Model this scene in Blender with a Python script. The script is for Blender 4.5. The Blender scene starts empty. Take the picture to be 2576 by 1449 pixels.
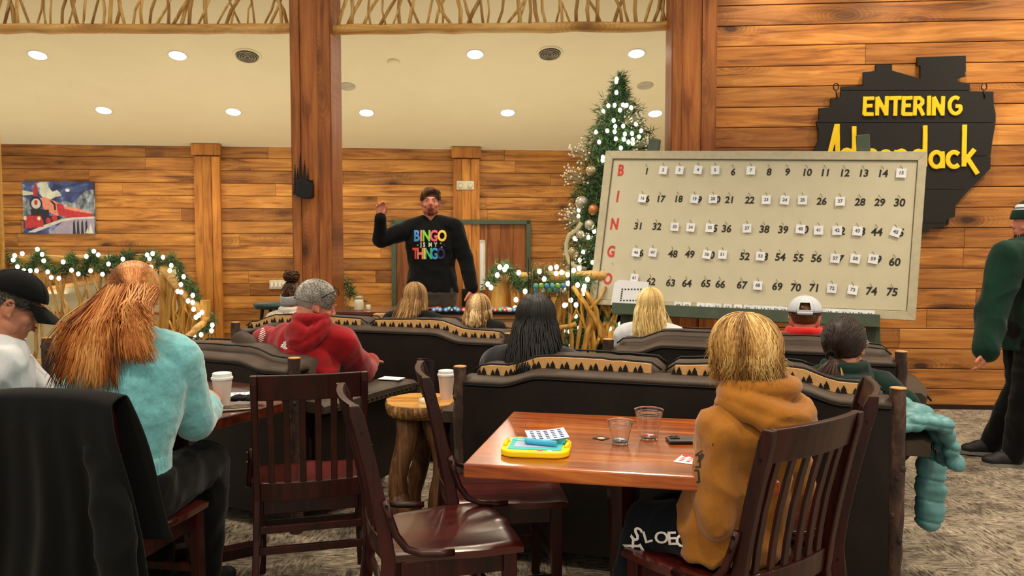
import bpy, math, random
from math import sin, cos, pi, radians as R, sqrt, atan, atan2
from mathutils import Vector as V, Matrix as M, noise, Quaternion
import numpy as np
random.seed(7)
C = bpy.context.scene
COL = C.collection
F = 2000.0; CAMZ = 1.45; TH = atan(112.5/2000)
def ray(px, py):
    a = (px-1288)/F; b = -(py-724.5)/F
    return V((a, cos(TH)+b*sin(TH), -sin(TH)+b*cos(TH)))
CAM = V((0, 0, CAMZ))
def at(px, py, Y):
    d = ray(px, py); return CAM + d*(Y/d.y)
def onz(px, py, z):
    d = ray(px, py); return CAM + d*((z-CAMZ)/d.z)
def onpl(px, py, P, N):
    d = ray(px, py); return CAM + d*((P-CAM).dot(N)/d.dot(N))
def lerp(a, b, t): return a+(b-a)*t

# ------------------------------------------------------------------ materials
MATS = {}
def nt(name):
    m = bpy.data.materials.new(name); m.use_nodes = True
    n = m.node_tree; n.nodes.clear()
    out = n.nodes.new('ShaderNodeOutputMaterial'); b = n.nodes.new('ShaderNodeBsdfPrincipled')
    n.links.new(b.outputs[0], out.inputs[0]); MATS[name] = m
    return m, n, b
def N_(n, t, **kw):
    x = n.nodes.new(t)
    for k, v in kw.items(): setattr(x, k, v)
    return x
def hexc(h):
    h = h.lstrip('#'); c = [int(h[i:i+2], 16)/255 for i in (0, 2, 4)]
    return tuple((x/12.92 if x <= .04045 else ((x+.055)/1.055)**2.4) for x in c)+(1,)
def ramp(n, fac, stops):
    r = n.nodes.new('ShaderNodeValToRGB'); e = r.color_ramp.elements
    while len(e) < len(stops): e.new(.5)
    for i, (p, c) in enumerate(stops):
        e[i].position = p; e[i].color = c if isinstance(c, tuple) else hexc(c)
    n.links.new(fac, r.inputs[0]); return r.outputs[0]
def mixc(n, fac, a, b, mode='MIX'):
    x = n.nodes.new('ShaderNodeMix'); x.data_type = 'RGBA'; x.blend_type = mode
    def s(i, v):
        if hasattr(v, 'links') or hasattr(v, 'is_output'): n.links.new(v, x.inputs[i])
        else: x.inputs[i].default_value = v
    s(0, fac); s(6, a); s(7, b); return x.outputs[2]
def mth(n, op, a, b=None, c=None):
    x = n.nodes.new('ShaderNodeMath'); x.operation = op
    for i, v in enumerate((a, b, c)):
        if v is None: continue
        if hasattr(v, 'is_output'): n.links.new(v, x.inputs[i])
        else: x.inputs[i].default_value = v
    return x.outputs[0]
def coords(n, scale=(1, 1, 1), rnd=0.0, kind='Object'):
    tc = n.nodes.new('ShaderNodeTexCoord'); mp = n.nodes.new('ShaderNodeMapping')
    mp.inputs['Scale'].default_value = scale
    src = tc.outputs[kind]
    if rnd:
        at_ = n.nodes.new('ShaderNodeAttribute'); at_.attribute_name = 'rnd'
        cb = n.nodes.new('ShaderNodeCombineXYZ')
        s = mth(n, 'MULTIPLY', at_.outputs['Fac'], rnd)
        for i in range(3): n.links.new(s, cb.inputs[i])
        va = n.nodes.new('ShaderNodeVectorMath'); n.links.new(src, va.inputs[0]); n.links.new(cb.outputs[0], va.inputs[1])
        src = va.outputs[0]
    n.links.new(src, mp.inputs[0]); return mp.outputs[0]
def noi(n, vec, scale, detail=3, rough=.5, dist=0):
    x = n.nodes.new('ShaderNodeTexNoise'); x.inputs['Scale'].default_value = scale
    x.inputs['Detail'].default_value = detail; x.inputs['Roughness'].default_value = rough; x.inputs['Distortion'].default_value = dist
    n.links.new(vec, x.inputs['Vector']); return x.outputs['Fac']
def bump(n, b, h, strength=.3, dist=.01):
    x = n.nodes.new('ShaderNodeBump'); x.inputs['Strength'].default_value = strength; x.inputs['Distance'].default_value = dist
    n.links.new(h, x.inputs['Height']); n.links.new(x.outputs[0], b.inputs['Normal'])
def mplain(name, col, rough=.5, metal=0, spec=.5, nscale=0, namt=.15, bmp=0, trans=0, ior=1.45, sheen=0, coat=0):
    m, n, b = nt(name); c = hexc(col) if isinstance(col, str) else col
    b.inputs['Base Color'].default_value = c; b.inputs['Roughness'].default_value = rough; b.inputs['Metallic'].default_value = metal
    b.inputs['Specular IOR Level'].default_value = spec; b.inputs['IOR'].default_value = ior
    b.inputs['Transmission Weight'].default_value = trans; b.inputs['Sheen Weight'].default_value = sheen
    b.inputs['Coat Weight'].default_value = coat
    ns = nscale or 12
    v = coords(n); f = noi(n, v, ns, 4, .6)
    lo = tuple(x*(1-namt) for x in c[:3])+(1,); hi = tuple(min(1, x*(1+namt)) for x in c[:3])+(1,)
    n.links.new(ramp(n, f, [(.3, lo), (.7, hi)]), b.inputs['Base Color'])
    if bmp: bump(n, b, noi(n, v, ns*6, 3, .6), bmp, .004)
    return m
def memit(name, col, s):
    m, n, b = nt(name); c = hexc(col)
    b.inputs['Base Color'].default_value = c; b.inputs['Emission Color'].default_value = c; b.inputs['Emission Strength'].default_value = s
    return m
def mwood(name, dark, mid, light, axis=0, scale=1.0, rough=.45, knots=True, rnd=37.0, kden=1.6, spec=.4, coat=0, bmp=.15, vary=.35, flat=1):
    """grain runs along the given object axis"""
    m, n, b = nt(name)
    sc = [14, 14, 14]; sc[axis] = 1.1; sc = [s*scale for s in sc]
    v = coords(n, tuple(sc), rnd); w = noi(n, v, 1.0, 5, .62, 1.2)
    ks = [5.5, 5.5, 5.5]; ks[axis] = 2.4; ks[flat if flat != axis else (axis+1) % 3] = 0
    kv = coords(n, tuple(k*scale for k in ks), rnd)
    col = ramp(n, w, [(.29, dark), (.47, mid), (.69, light)])
    if knots:
        vo = n.nodes.new('ShaderNodeTexVoronoi'); vo.inputs['Scale'].default_value = kden*.45; vo.inputs['Randomness'].default_value = 1
        n.links.new(kv, vo.inputs['Vector'])
        k2 = mth(n, 'ADD', vo.outputs['Distance'], mth(n, 'MULTIPLY', noi(n, kv, 3.0, 3), .10))
        kn = ramp(n, k2, [(.10, (1, 1, 1, 1)), (.16, (.5, .5, .5, 1)), (.27, (0, 0, 0, 1))])
        col = mixc(n, kn, col, tuple(x*.28 for x in hexc(dark)[:3])+(1,))
        # swirl halo bands
        hs = mth(n, 'SINE', mth(n, 'MULTIPLY', k2, 60.0))
        hm = ramp(n, k2, [(.2, (.5, .5, .5, 1)), (.55, (0, 0, 0, 1))])
        col = mixc(n, mth(n, 'MULTIPLY', hm, mth(n, 'ABSOLUTE', hs)), col, hexc(dark))
    big = noi(n, coords(n, (1.3, 1.3, 1.3), rnd), 1.6, 2)
    col = mixc(n, .8, col, ramp(n, big, [(.3, (.72, .68, .64, 1)), (.7, (1.12, 1.12, 1.1, 1))]), 'MULTIPLY')
    a_ = n.nodes.new('ShaderNodeAttribute'); a_.attribute_name = 'rnd'
    col = mixc(n, vary*2, col, ramp(n, a_.outputs['Fac'], [(0, (.62, .56, .50, 1)), (.5, (.95, .93, .9, 1)), (1, (1.15, 1.15, 1.12, 1))]), 'MULTIPLY')
    n.links.new(col, b.inputs['Base Color']); b.inputs['Roughness'].default_value = rough
    b.inputs['Specular IOR Level'].default_value = spec; b.inputs['Coat Weight'].default_value = coat; b.inputs['Coat Roughness'].default_value = .2
    bump(n, b, w, bmp, .004)
    return m
def mhair(name, c0, c1, c2, rough=.42):
    m, n, b = nt(name); v = coords(n, (1, 1, 1))
    a_ = n.nodes.new('ShaderNodeAttribute'); a_.attribute_name = 'rnd'
    f = mth(n, 'ADD', mth(n, 'MULTIPLY', a_.outputs['Fac'], .8), mth(n, 'MULTIPLY', noi(n, v, 18, 2), .25))
    n.links.new(ramp(n, f, [(.1, c0), (.5, c1), (.95, c2)]), b.inputs['Base Color'])
    b.inputs['Roughness'].default_value = rough; b.inputs['Specular IOR Level'].default_value = .35
    return m
def mcloth(name, col, rough=.9, fuzz=.3, weave=220, amt=.18, bmp=.25):
    m, n, b = nt(name); c = hexc(col); v = coords(n)
    f = noi(n, v, 9, 4, .6); g = noi(n, v, weave, 2)
    cc = ramp(n, f, [(.3, tuple(x*(1-amt) for x in c[:3])+(1,)), (.7, tuple(min(1, x*(1+amt)) for x in c[:3])+(1,))])
    cc = mixc(n, .35, cc, ramp(n, g, [(.3, (.7, .7, .7, 1)), (.7, (1.15, 1.15, 1.15, 1))]), 'MULTIPLY')
    n.links.new(cc, b.inputs['Base Color']); b.inputs['Roughness'].default_value = rough
    b.inputs['Sheen Weight'].default_value = fuzz; b.inputs['Specular IOR Level'].default_value = .15
    bump(n, b, g, bmp, .002); return m

# ------------------------------------------------------------------ mesh builder
class MB:
    def __init__(s): s.v = []; s.f = []; s.m = []; s.r = []; s.cm = 0; s.cr = 0.5; s.X = None
    def pv(s, p):
        s.v.append(tuple(s.X @ V(p)) if s.X is not None else tuple(p)); return len(s.v)-1
    def face(s, idx): s.f.append(tuple(idx)); s.m.append(s.cm); s.r.append(s.cr)
    def box(s, c, sz, rot=None, r=None):
        if r is not None: s.cr = r
        rot = rot or M.Identity(3); c = V(c); h = V(sz)*.5; ids = []
        for a in (-1, 1):
            for b in (-1, 1):
                for d in (-1, 1): ids.append(s.pv(c+rot @ V((a*h.x, b*h.y, d*h.z))))
        for q in ((0, 1, 3, 2), (4, 6, 7, 5), (0, 4, 5, 1), (2, 3, 7, 6), (0, 2, 6, 4), (1, 5, 7, 3)): s.face([ids[i] for i in q])
        return s
    def hexa(s, P):  # 8 points: bottom 4 ccw, top 4 ccw
        ids = [s.pv(p) for p in P]
        for q in ((3, 2, 1, 0), (4, 5, 6, 7), (0, 1, 5, 4), (1, 2, 6, 5), (2, 3, 7, 6), (3, 0, 4, 7)): s.face([ids[i] for i in q])
        return s
    def rings(s, rings, cap=True, closed=False):
        ids = [[s.pv(p) for p in r] for r in rings]; n = len(ids[0])
        rng = range(len(ids)) if closed else range(len(ids)-1)
        for i in rng:
            a = ids[i]; b = ids[(i+1) % len(ids)]
            for j in range(n): s.face((a[j], a[(j+1) % n], b[(j+1) % n], b[j]))
        if cap and not closed: s.face(list(reversed(ids[0]))); s.face(ids[-1])
        return s
    def tube(s, pts, rad, n=8, flat=1.0, up=None, closed=False, cap=True):
        pts = [V(p) for p in pts]; L = len(pts)
        if not hasattr(rad, '__len__'): rad = [rad]*L
        rings = []; u0 = V(up) if up is not None else None; px = None
        for i in range(L):
            if closed: t = pts[(i+1) % L]-pts[i-1]
            else: t = pts[min(i+1, L-1)]-pts[max(i-1, 0)]
            if t.length < 1e-9: t = V((0, 0, 1))
            t.normalize()
            if px is None or u0 is not None:
                ref = u0 if u0 is not None else (V((0, 0, 1)) if abs(t.z) < .9 else V((1, 0, 0)))
                x = ref.cross(t)
                if x.length < 1e-6: x = V((1, 0, 0)).cross(t)
            else: x = px-t*px.dot(t)
            x.normalize(); y = t.cross(x); px = x; r = rad[i]
            rx, ry = (r if hasattr(r, '__len__') else (r, r*flat))
            rings.append([pts[i]+x*(rx*cos(2*pi*k/n))+y*(ry*sin(2*pi*k/n)) for k in range(n)])
        return s.rings(rings, cap, closed)
    def cyl(s, p0, p1, r0, r1=None, n=12): return s.tube([p0, p1], [r0, r0 if r1 is None else r1], n)
    def capsule(s, p0, p1, r0, r1, n=12):
        p0, p1 = V(p0), V(p1); d = p1-p0
        if d.length < 1e-5: d = V((0, 0, 1e-4))
        dn = d.normalized(); P = []; Q = []
        for a in (-.97, -.8, -.45, 0): P.append(p0+dn*(r0*a)); Q.append(r0*sqrt(1-a*a))
        for a in (0, .45, .8, .97): P.append(p1+dn*(r1*a)); Q.append(r1*sqrt(1-a*a))
        return s.tube(P, Q, n)
    def ell(s, c, r, rot=None, n=14, k=9):
        rot = rot or M.Identity(3); c = V(c); r = (r, r, r) if not hasattr(r, '__len__') else r
        rings = []
        for i in range(k+1):
            a = -pi/2+pi*(i+.0)/k
            a = max(-pi/2+.12, min(pi/2-.12, a))
            rings.append([c+rot @ V((r[0]*cos(a)*cos(2*pi*j/n), r[1]*cos(a)*sin(2*pi*j/n), r[2]*sin(a))) for j in range(n)])
        return s.rings(rings)
    def lathe(s, prof, n=24, o=(0, 0, 0), cap=True):
        o = V(o); return s.rings([[o+V((r*cos(2*pi*j/n), r*sin(2*pi*j/n), z)) for j in range(n)] for r, z in prof], cap)
    def prism(s, poly, d0, d1, X=None):
        """poly of (x,z); extruded along y from d0 to d1, in frame X (4x4)"""
        X = X or M.Identity(4); a = [s.pv(X @ V((x, d0, z))) for x, z in poly]; b = [s.pv(X @ V((x, d1, z))) for x, z in poly]
        n = len(poly); s.face(a); s.face(list(reversed(b)))
        for i in range(n): s.face((a[(i+1) % n], a[i], b[i], b[(i+1) % n]))
        return s
    def mesh(s, name, mats):
        me = bpy.data.meshes.new(name); me.from_pydata(s.v, [], s.f)
        mats = mats if isinstance(mats, (list, tuple)) else [mats]
        for m in mats: me.materials.append(MATS[m] if isinstance(m, str) else m)
        me.polygons.foreach_set('material_index', s.m)
        at_ = me.attributes.new('rnd', 'FLOAT', 'FACE'); at_.data.foreach_set('value', s.r)
        return me
    def build(s, name, mats, parent=None, smooth=False, bevel=0, loc=None, fixn=True, auto=None):
        me = s.mesh(name, mats)
        import bmesh
        if fixn:
            bm = bmesh.new(); bm.from_mesh(me); bmesh.ops.recalc_face_normals(bm, faces=bm.faces); bm.to_mesh(me); bm.free()
        o = bpy.data.objects.new(name, me); COL.objects.link(o)
        if loc is not None: o.location = loc
        if parent: o.parent = parent
        if smooth: me.polygons.foreach_set('use_smooth', [True]*len(me.polygons))
        if auto and smooth: me.set_sharp_from_angle(angle=R(auto))
        if bevel:
            b = o.modifiers.new('b', 'BEVEL'); b.width = bevel; b.segments = 2; b.limit_method = 'ANGLE'; b.angle_limit = R(40)
        me.update(); return o
def tag(o, label, cat, group=None, kind=None):
    if label: o['label'] = label
    if cat: o['category'] = cat
    if group: o['group'] = group
    if kind: o['kind'] = kind
    return o
def empty(name, loc, rz=0, label=None, cat=None, group=None):
    o = bpy.data.objects.new(name, None); COL.objects.link(o); o.location = loc; o.rotation_euler = (0, 0, rz)
    o.empty_display_size = .05
    return tag(o, label, cat, group)
def copy_tree(o, parent=None):
    c = o.copy(); COL.objects.link(c); c.parent = parent
    for ch in o.children: copy_tree(ch, c)
    return c
def structure(o): o['kind'] = 'structure'; return o
def remesh(mb, voxel, smooth=6, name='tmp', fac=.6):
    me = mb.mesh('tmp', ['skin']); o = bpy.data.objects.new('tmp', me); COL.objects.link(o)
    r = o.modifiers.new('r', 'REMESH'); r.mode = 'VOXEL'; r.voxel_size = voxel
    if smooth:
        q = o.modifiers.new('s', 'SMOOTH'); q.factor = fac; q.iterations = smooth
    dg = bpy.context.evaluated_depsgraph_get(); dg.update()
    out = bpy.data.meshes.new_from_object(o.evaluated_get(dg)); bpy.data.objects.remove(o); bpy.data.meshes.remove(me)
    out.name = name; return out
def organic(name, mb, mat, voxel=.01, smooth=6, parent=None, disp=None, fac=.6):
    """closed shapes fused to one continuous skin; disp(co, normal)->offset along the normal"""
    me = remesh(mb, voxel, smooth, name, fac); me.materials.clear(); me.materials.append(MATS[mat])
    if disp:
        nv = len(me.vertices); co = np.empty(nv*3); me.vertices.foreach_get('co', co); co = co.reshape(-1, 3)
        no = np.empty(nv*3); me.vertex_normals.foreach_get('vector', no); no = no.reshape(-1, 3)
        d = np.array([disp(V(c), V(k)) for c, k in zip(co, no)]); co = co+no*d[:, None]
        me.vertices.foreach_set('co', co.ravel())
    me.polygons.foreach_set('use_smooth', [True]*len(me.polygons)); me.update()
    o = bpy.data.objects.new(name, me); COL.objects.link(o)
    if parent: o.parent = parent
    return o
def fold(scale=9, amp=.006, sz=1.0, seed=0):
    def f(c, n):
        q = V((c.x*scale+seed, c.y*scale, c.z*scale*sz))
        a = noise.noise(q+V((noise.noise(q*.6)*1.5, 0, 0)))
        return amp*(1-2*abs(a)*1.8)*.7+amp*.4*noise.noise(q*2.3)
    return f
_tc = {}
def text_mesh(txt, size, off=0, depth=.001, bold=0, shear=0, cx='CENTER', sx=1.0):
    key = (txt, size, depth, bold, shear, cx, sx)
    if key in _tc: return _tc[key]
    cu = bpy.data.curves.new('t', 'FONT'); cu.body = txt; cu.size = size; cu.extrude = depth; cu.offset = bold; cu.shear = shear
    cu.align_x = cx; cu.align_y = 'CENTER'; cu.resolution_u = 3
    o = bpy.data.objects.new('t', cu); COL.objects.link(o)
    dg = bpy.context.evaluated_depsgraph_get(); dg.update(); me = bpy.data.meshes.new_from_object(o.evaluated_get(dg))
    bpy.data.objects.remove(o); _tc[key] = me
    if sx != 1.0:
        for v in me.vertices: v.co.x *= sx
    return me
def text_obj(name, txt, size, X, mat, parent=None, depth=.001, bold=0, shear=0, sx=1.0, cx='CENTER'):
    """X: 4x4 frame whose x is right, y is up on the surface and z towards the viewer"""
    me = text_mesh(txt, size, 0, depth, bold, shear, cx, sx).copy(); me.name = name; me.materials.clear(); me.materials.append(MATS[mat])
    o = bpy.data.objects.new(name, me); COL.objects.link(o)
    if parent: o.parent = parent
    o.matrix_local = X; return o
def frame(P, x, y):
    x = V(x).normalized(); y = V(y); y = (y-x*y.dot(x)).normalized(); z = x.cross(y)
    m = M.Identity(4)
    for i in range(3): m[i][0] = x[i]; m[i][1] = y[i]; m[i][2] = z[i]; m[i][3] = P[i]
    return m
def area(loc, size, power, col=(1, .86, .68), tgt=None, spread=180, name='lamp'):
    l = bpy.data.lights.new(name, 'AREA'); l.shape = 'DISK'; l.size = size; l.energy = power; l.color = col; l.spread = R(spread)
    o = bpy.data.objects.new(name, l); COL.objects.link(o); o.location = loc
    d = (V(tgt)-V(loc)) if tgt is not None else V((0, 0, -1)); o.rotation_euler = d.to_track_quat('-Z', 'Y').to_euler(); return o
def spot(loc, power, ang=110, blend=.8, col=(1, .86, .68), tgt=None, size=.06, name='downlight_beam'):
    l = bpy.data.lights.new(name, 'SPOT'); l.energy = power; l.spot_size = R(ang); l.spot_blend = blend; l.color = col; l.shadow_soft_size = size
    o = bpy.data.objects.new(name, l); COL.objects.link(o); o.location = loc
    d = (V(tgt)-V(loc)) if tgt is not None else V((0, 0, -1)); o.rotation_euler = d.to_track_quat('-Z', 'Y').to_euler(); return o
mwood('plank_wall', '#5e3210', '#ad6c2b', '#cf9048', axis=0, rough=.5, kden=1.25, vary=.42)
mwood('plank_far', '#63380f', '#ab7030', '#cc9448', axis=0, rough=.55, kden=1.25, vary=.5)
mwood('post_wood', '#70370f', '#a35c24', '#bf7838', axis=2, rough=.5, kden=1.3, vary=.25)
mwood('trim_wood', '#a8701f', '#cf9a45', '#e3b765', axis=2, rough=.45, kden=.9, vary=.2)
mwood('pine_post', '#a8701f', '#cf9a45', '#e3b765', axis=2, rough=.45, kden=.9, vary=.2)
mwood('log_x', '#a86c24', '#d2a052', '#ecc47c', axis=0, rough=.45, kden=1.1, vary=.2, rnd=5)
mwood('twig', '#8a5c22', '#c99b50', '#e8cb8a', axis=2, scale=1.5, rough=.5, knots=False, rnd=9, vary=.5)
mwood('twig_gold', '#9c6a22', '#d09a40', '#ecc06a', axis=2, scale=1.5, rough=.5, knots=False, rnd=9, vary=.4)
mwood('mahogany', '#140404', '#280807', '#3e100e', axis=2, scale=1.0, rough=.38, knots=False, vary=.2, coat=.12, bmp=.03, spec=.3)
mwood('mahogany_seat', '#260605', '#400d0b', '#571812', axis=1, scale=1.0, rough=.25, knots=False, vary=.15, coat=.8, bmp=.02)
mwood('table_wood', '#571e06', '#a34a14', '#cf7a30', axis=0, scale=1.1, rough=.24, knots=True, kden=1.0, flat=2, rnd=0.01, vary=0, coat=.9, bmp=.03)
mwood('table_dark', '#2a0f09', '#4a1d10', '#6a2d18', axis=0, scale=.8, rough=.2, knots=False, rnd=11, vary=.2, coat=.8, bmp=.03)
mwood('stump_top', '#a5661f', '#d09440', '#e8b766', axis=0, scale=.6, rough=.25, knots=True, rnd=3, vary=.2, coat=.6)
mwood('root_wood', '#2e1a0e', '#5c3a20', '#86603a', axis=2, scale=2, rough=.6, knots=False, rnd=3, vary=.4, bmp=.6)
mwood('door_wood', '#5e3010', '#8a4f20', '#a8682c', axis=2, scale=.8, rough=.4, knots=True, kden=.7, vary=.2)
mwood('bench_top', '#8a5a30', '#b98555', '#d2a578', axis=0, scale=.8, rough=.35, knots=False, vary=.2)
mplain('groove', '#2a1405', .9)
mplain('ceiling', '#e6dab4', .9, nscale=3, namt=.02)
mplain('plaster', '#d8ceb0', .9, nscale=3, namt=.04)
mplain('stair_white', '#c9bf9c', .9, nscale=3, namt=.05)
mplain('green_paint', '#44503f', .6, bmp=.1)
mplain('green_dark', '#2a352e', .6, bmp=.1)
mplain('board_cream', '#c9c1a6', .75, nscale=6, namt=.04)
mplain('board_frame', '#bbb196', .75, nscale=20, namt=.10)
mplain('board_line', '#5d5a48', .7)
mplain('red_letter', '#c8423a', .7)
mplain('ink', '#2e2b26', .8)
mplain('ink_soft', '#5b5a5e', .8)
mplain('tag_white', '#e6e8ec', .25, coat=.8, namt=.05)
mplain('paper', '#e4e5ea', .8, namt=.03)
mplain('paper_blue', '#b9c6e8', .8, namt=.05)
mplain('paper_red', '#d83a3a', .8)
mplain('hook', '#3c3328', .5, metal=.6)
mplain('sign_black', '#17110e', .75, nscale=20, namt=.25, bmp=.1)
mplain('sign_yellow', '#f0c808', .55, namt=.08)
mplain('iron', '#0c0c0d', .5, metal=.2)
mplain('skin', '#c08062', .5, nscale=20, namt=.10)
mplain('skin_pale', '#d29a82', .5, nscale=20, namt=.10)
mplain('skin_red', '#cc8068', .5, nscale=20, namt=.12)
mplain('skin_tan', '#ad7055', .5, nscale=20, namt=.12)
mplain('lip', '#8e3f38', .5)
mplain('eye_white', '#d8d0c8', .3); mplain('iris', '#2a1c12', .3)
mhair('hair_red', '#56260f', '#b86c2c', '#e8b06c'); mhair('hair_blond', '#6e4a22', '#b88a48', '#e6c682')
mhair('hair_pale', '#8a6a3c', '#cfae6c', '#efdca4'); mhair('hair_black', '#020202', '#050404', '#0e0a09')
mhair('hair_brown', '#190d08', '#2b1810', '#553320'); mhair('hair_grey', '#5e5a56', '#a09a92', '#d2ccc4')
mhair('hair_mix', '#33200f', '#7a552c', '#c49a5c'); mhair('hair_streak', '#2c1a0c', '#a87c48', '#f0d8a4')
mhair('hair_presenter', '#3a2110', '#5f3b1e', '#86582f'); mhair('hair_beard', '#4a1c0a', '#7d3412', '#9c4a20'); mhair('hair_greydark', '#2c2826', '#4a4440', '#7a7068')
mhair('hair_bun', '#24130a', '#4a2c18', '#8a5c34')
mcloth('cl_black', '#08090a', amt=.2, fuzz=.08); mcloth('cl_coat', '#050607', amt=.2, fuzz=.05); mcloth('cl_navy', '#0a0f17', fuzz=.08); mcloth('cl_aqua', '#6fb6bd', fuzz=.7, amt=.12, weave=90, bmp=.5)
mcloth('cl_white', '#c9ccd2', amt=.04); mcloth('cl_cream', '#c2b9ac', amt=.06); mcloth('cl_red', '#8e0d17', amt=.12, fuzz=.2); mcloth('cl_brightred', '#b8120e', amt=.12)
mcloth('cl_mustard', '#9a621e', amt=.12, fuzz=.25); mcloth('cl_green', '#10261f', amt=.15, fuzz=.1); mcloth('cl_forest', '#0c2c20', amt=.15, fuzz=.1); mcloth('cl_grey', '#3a3530', amt=.12)
mcloth('cl_charcoal', '#17171b', amt=.15); mcloth('cap_white', '#b9bcc4', amt=.05, weave=400); mcloth('band_grey', '#8c8c90'); mcloth('cap_black', '#050506', fuzz=.05, bmp=.1)
mplain('puffer', '#588c90', .45, nscale=14, namt=.12); mplain('puffer_dark', '#1d3a3c', .4, nscale=14, namt=.2)
mplain('print_white', '#e9e4de', .8)
mplain('shoe_black', '#101012', .6); mplain('shoe_sole', '#7a766e', .7)
mplain('metal_black', '#121212', .35, metal=.5); mplain('brass', '#7d5a24', .35, metal=.8)
mplain('bolt', '#2a1412', .3, metal=.6)
mplain('cup_white', '#dcc9be', .5, namt=.03); mplain('lid_white', '#e8e6e4', .4, namt=.02)
mplain('phone_dark', '#16171a', .15); mplain('phone_metal', '#b8a894', .25, metal=.8); mplain('phone_grey', '#4c4a4c', .35)
mplain('toy_yellow', '#f2cf00', .4, namt=.04); mplain('toy_teal', '#43b9bc', .5, namt=.06); mplain('toy_screen', '#a9b4d0', .3, namt=.04); mplain('toy_blue', '#38a9cf', .4, namt=.05)
mplain('plastic_grey', '#b3aa92', .7); mplain('vent_dark', '#4a4436', .8); mplain('plastic_white', '#cfc9ae', .5); mplain('teal_stool', '#1f3a38', .5)
mplain('jar_cream', '#d4cbb0', .3); mplain('card_black', '#16120f', .5)
mplain('orn_silver', '#c9c2ae', .25, metal=.5); mplain('orn_copper', '#c07a45', .35, metal=.4); mplain('orn_champagne', '#b9a482', .3, metal=.5); mplain('berry', '#ece4d0', .5); mplain('ribbon', '#b3ab88', .5)
for nm, c in (('blue', '#4a8ed6'), ('orange', '#e8836a'), ('green', '#7fc63c'), ('pink', '#e0546a'), ('yellow', '#ecc94c'), ('red', '#e24a3c'), ('sgreen', '#4fc07a'), ('cyan', '#3f9ccc'), ('indigo', '#2c2c5c'), ('teal', '#59b8a0'), ('white', '#e0e0dc')): mplain('ink_'+nm, c, .7, namt=.05)
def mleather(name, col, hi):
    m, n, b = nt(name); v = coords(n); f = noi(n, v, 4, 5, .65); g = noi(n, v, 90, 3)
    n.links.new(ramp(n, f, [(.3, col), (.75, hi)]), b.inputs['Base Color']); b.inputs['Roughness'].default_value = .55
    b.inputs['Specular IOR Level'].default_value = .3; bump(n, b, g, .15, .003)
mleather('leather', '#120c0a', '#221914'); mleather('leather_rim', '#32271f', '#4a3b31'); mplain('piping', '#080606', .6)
mplain('tan_fabric', '#c69a62', .9, nscale=60, namt=.1); mplain('tree_black', '#130d09', .9); mplain('nail', '#3c322a', .3, metal=.9)
m, n, b = nt('bark'); v = coords(n, (1, 1, .45), 13); f = noi(n, v, 16, 5, .65); g = noi(n, coords(n, (1, 1, .5), 13), 60, 4)
n.links.new(ramp(n, f, [(.3, '#120a06'), (.5, '#38231a'), (.72, '#644a3a')]), b.inputs['Base Color']); b.inputs['Roughness'].default_value = .8; bump(n, b, f, .9, .012)
mplain('log_end', '#b98a55', .7, nscale=30, namt=.25)
m, n, b = nt('log_bark_edge'); v = coords(n, (1, 1, .3)); f = noi(n, v, 30, 5, .75)
n.links.new(ramp(n, f, [(.35, '#2a1608'), (.5, '#7a5228'), (.62, '#c89a5a')]), b.inputs['Base Color']); bump(n, b, f, .9, .012)
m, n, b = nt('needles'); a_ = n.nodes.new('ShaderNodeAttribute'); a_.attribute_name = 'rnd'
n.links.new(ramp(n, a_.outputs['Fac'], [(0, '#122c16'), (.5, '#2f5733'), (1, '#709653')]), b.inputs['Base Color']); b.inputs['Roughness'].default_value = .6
memit('bulb_glow', '#fff3d8', 5.0); memit('downlight_glow', '#fff6e4', 110.0); memit('jar_glow', '#ffe9c0', .6)
# carpet: worn grey-beige blocks with a distressed weave
m, n, b = nt('carpet'); v = coords(n)
sh = n.nodes.new('ShaderNodeTexBrick'); sh.offset = .5; sh.inputs['Scale'].default_value = 1; sh.inputs['Mortar Size'].default_value = 0
sh.inputs['Brick Width'].default_value = .95; sh.inputs['Row Height'].default_value = .28; sh.inputs['Color1'].default_value = (.55, .55, .55, 1); sh.inputs['Color2'].default_value = (1, 1, 1, 1)
n.links.new(coords(n), sh.inputs['Vector'])
f1 = noi(n, coords(n, (9, 42, 1)), 1.6, 6, .78); f2 = noi(n, coords(n, (42, 9, 1)), 1.6, 6, .78); pk = noi(n, v, 4.5, 3)
ff = mixc(n, ramp(n, pk, [(.46, (0, 0, 0, 1)), (.54, (1, 1, 1, 1))]), f1, f2)
c1 = ramp(n, ff, [(.38, '#2e2723'), (.46, '#7d7162'), (.56, '#aa9d8b'), (.70, '#c4b8a5')])
c2 = mixc(n, .30, c1, sh.outputs['Color'], 'MULTIPLY'); c2 = mixc(n, .85, c2, ramp(n, noi(n, v, 5.5, 6, .7), [(.38, (.45, .43, .42, 1)), (.52, (1, 1, 1, 1)), (.7, (1.25, 1.22, 1.18, 1))]), 'MULTIPLY')
n.links.new(c2, b.inputs['Base Color']); b.inputs['Roughness'].default_value = 1; b.inputs['Specular IOR Level'].default_value = .1; bump(n, b, ff, .3, .006)
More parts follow.
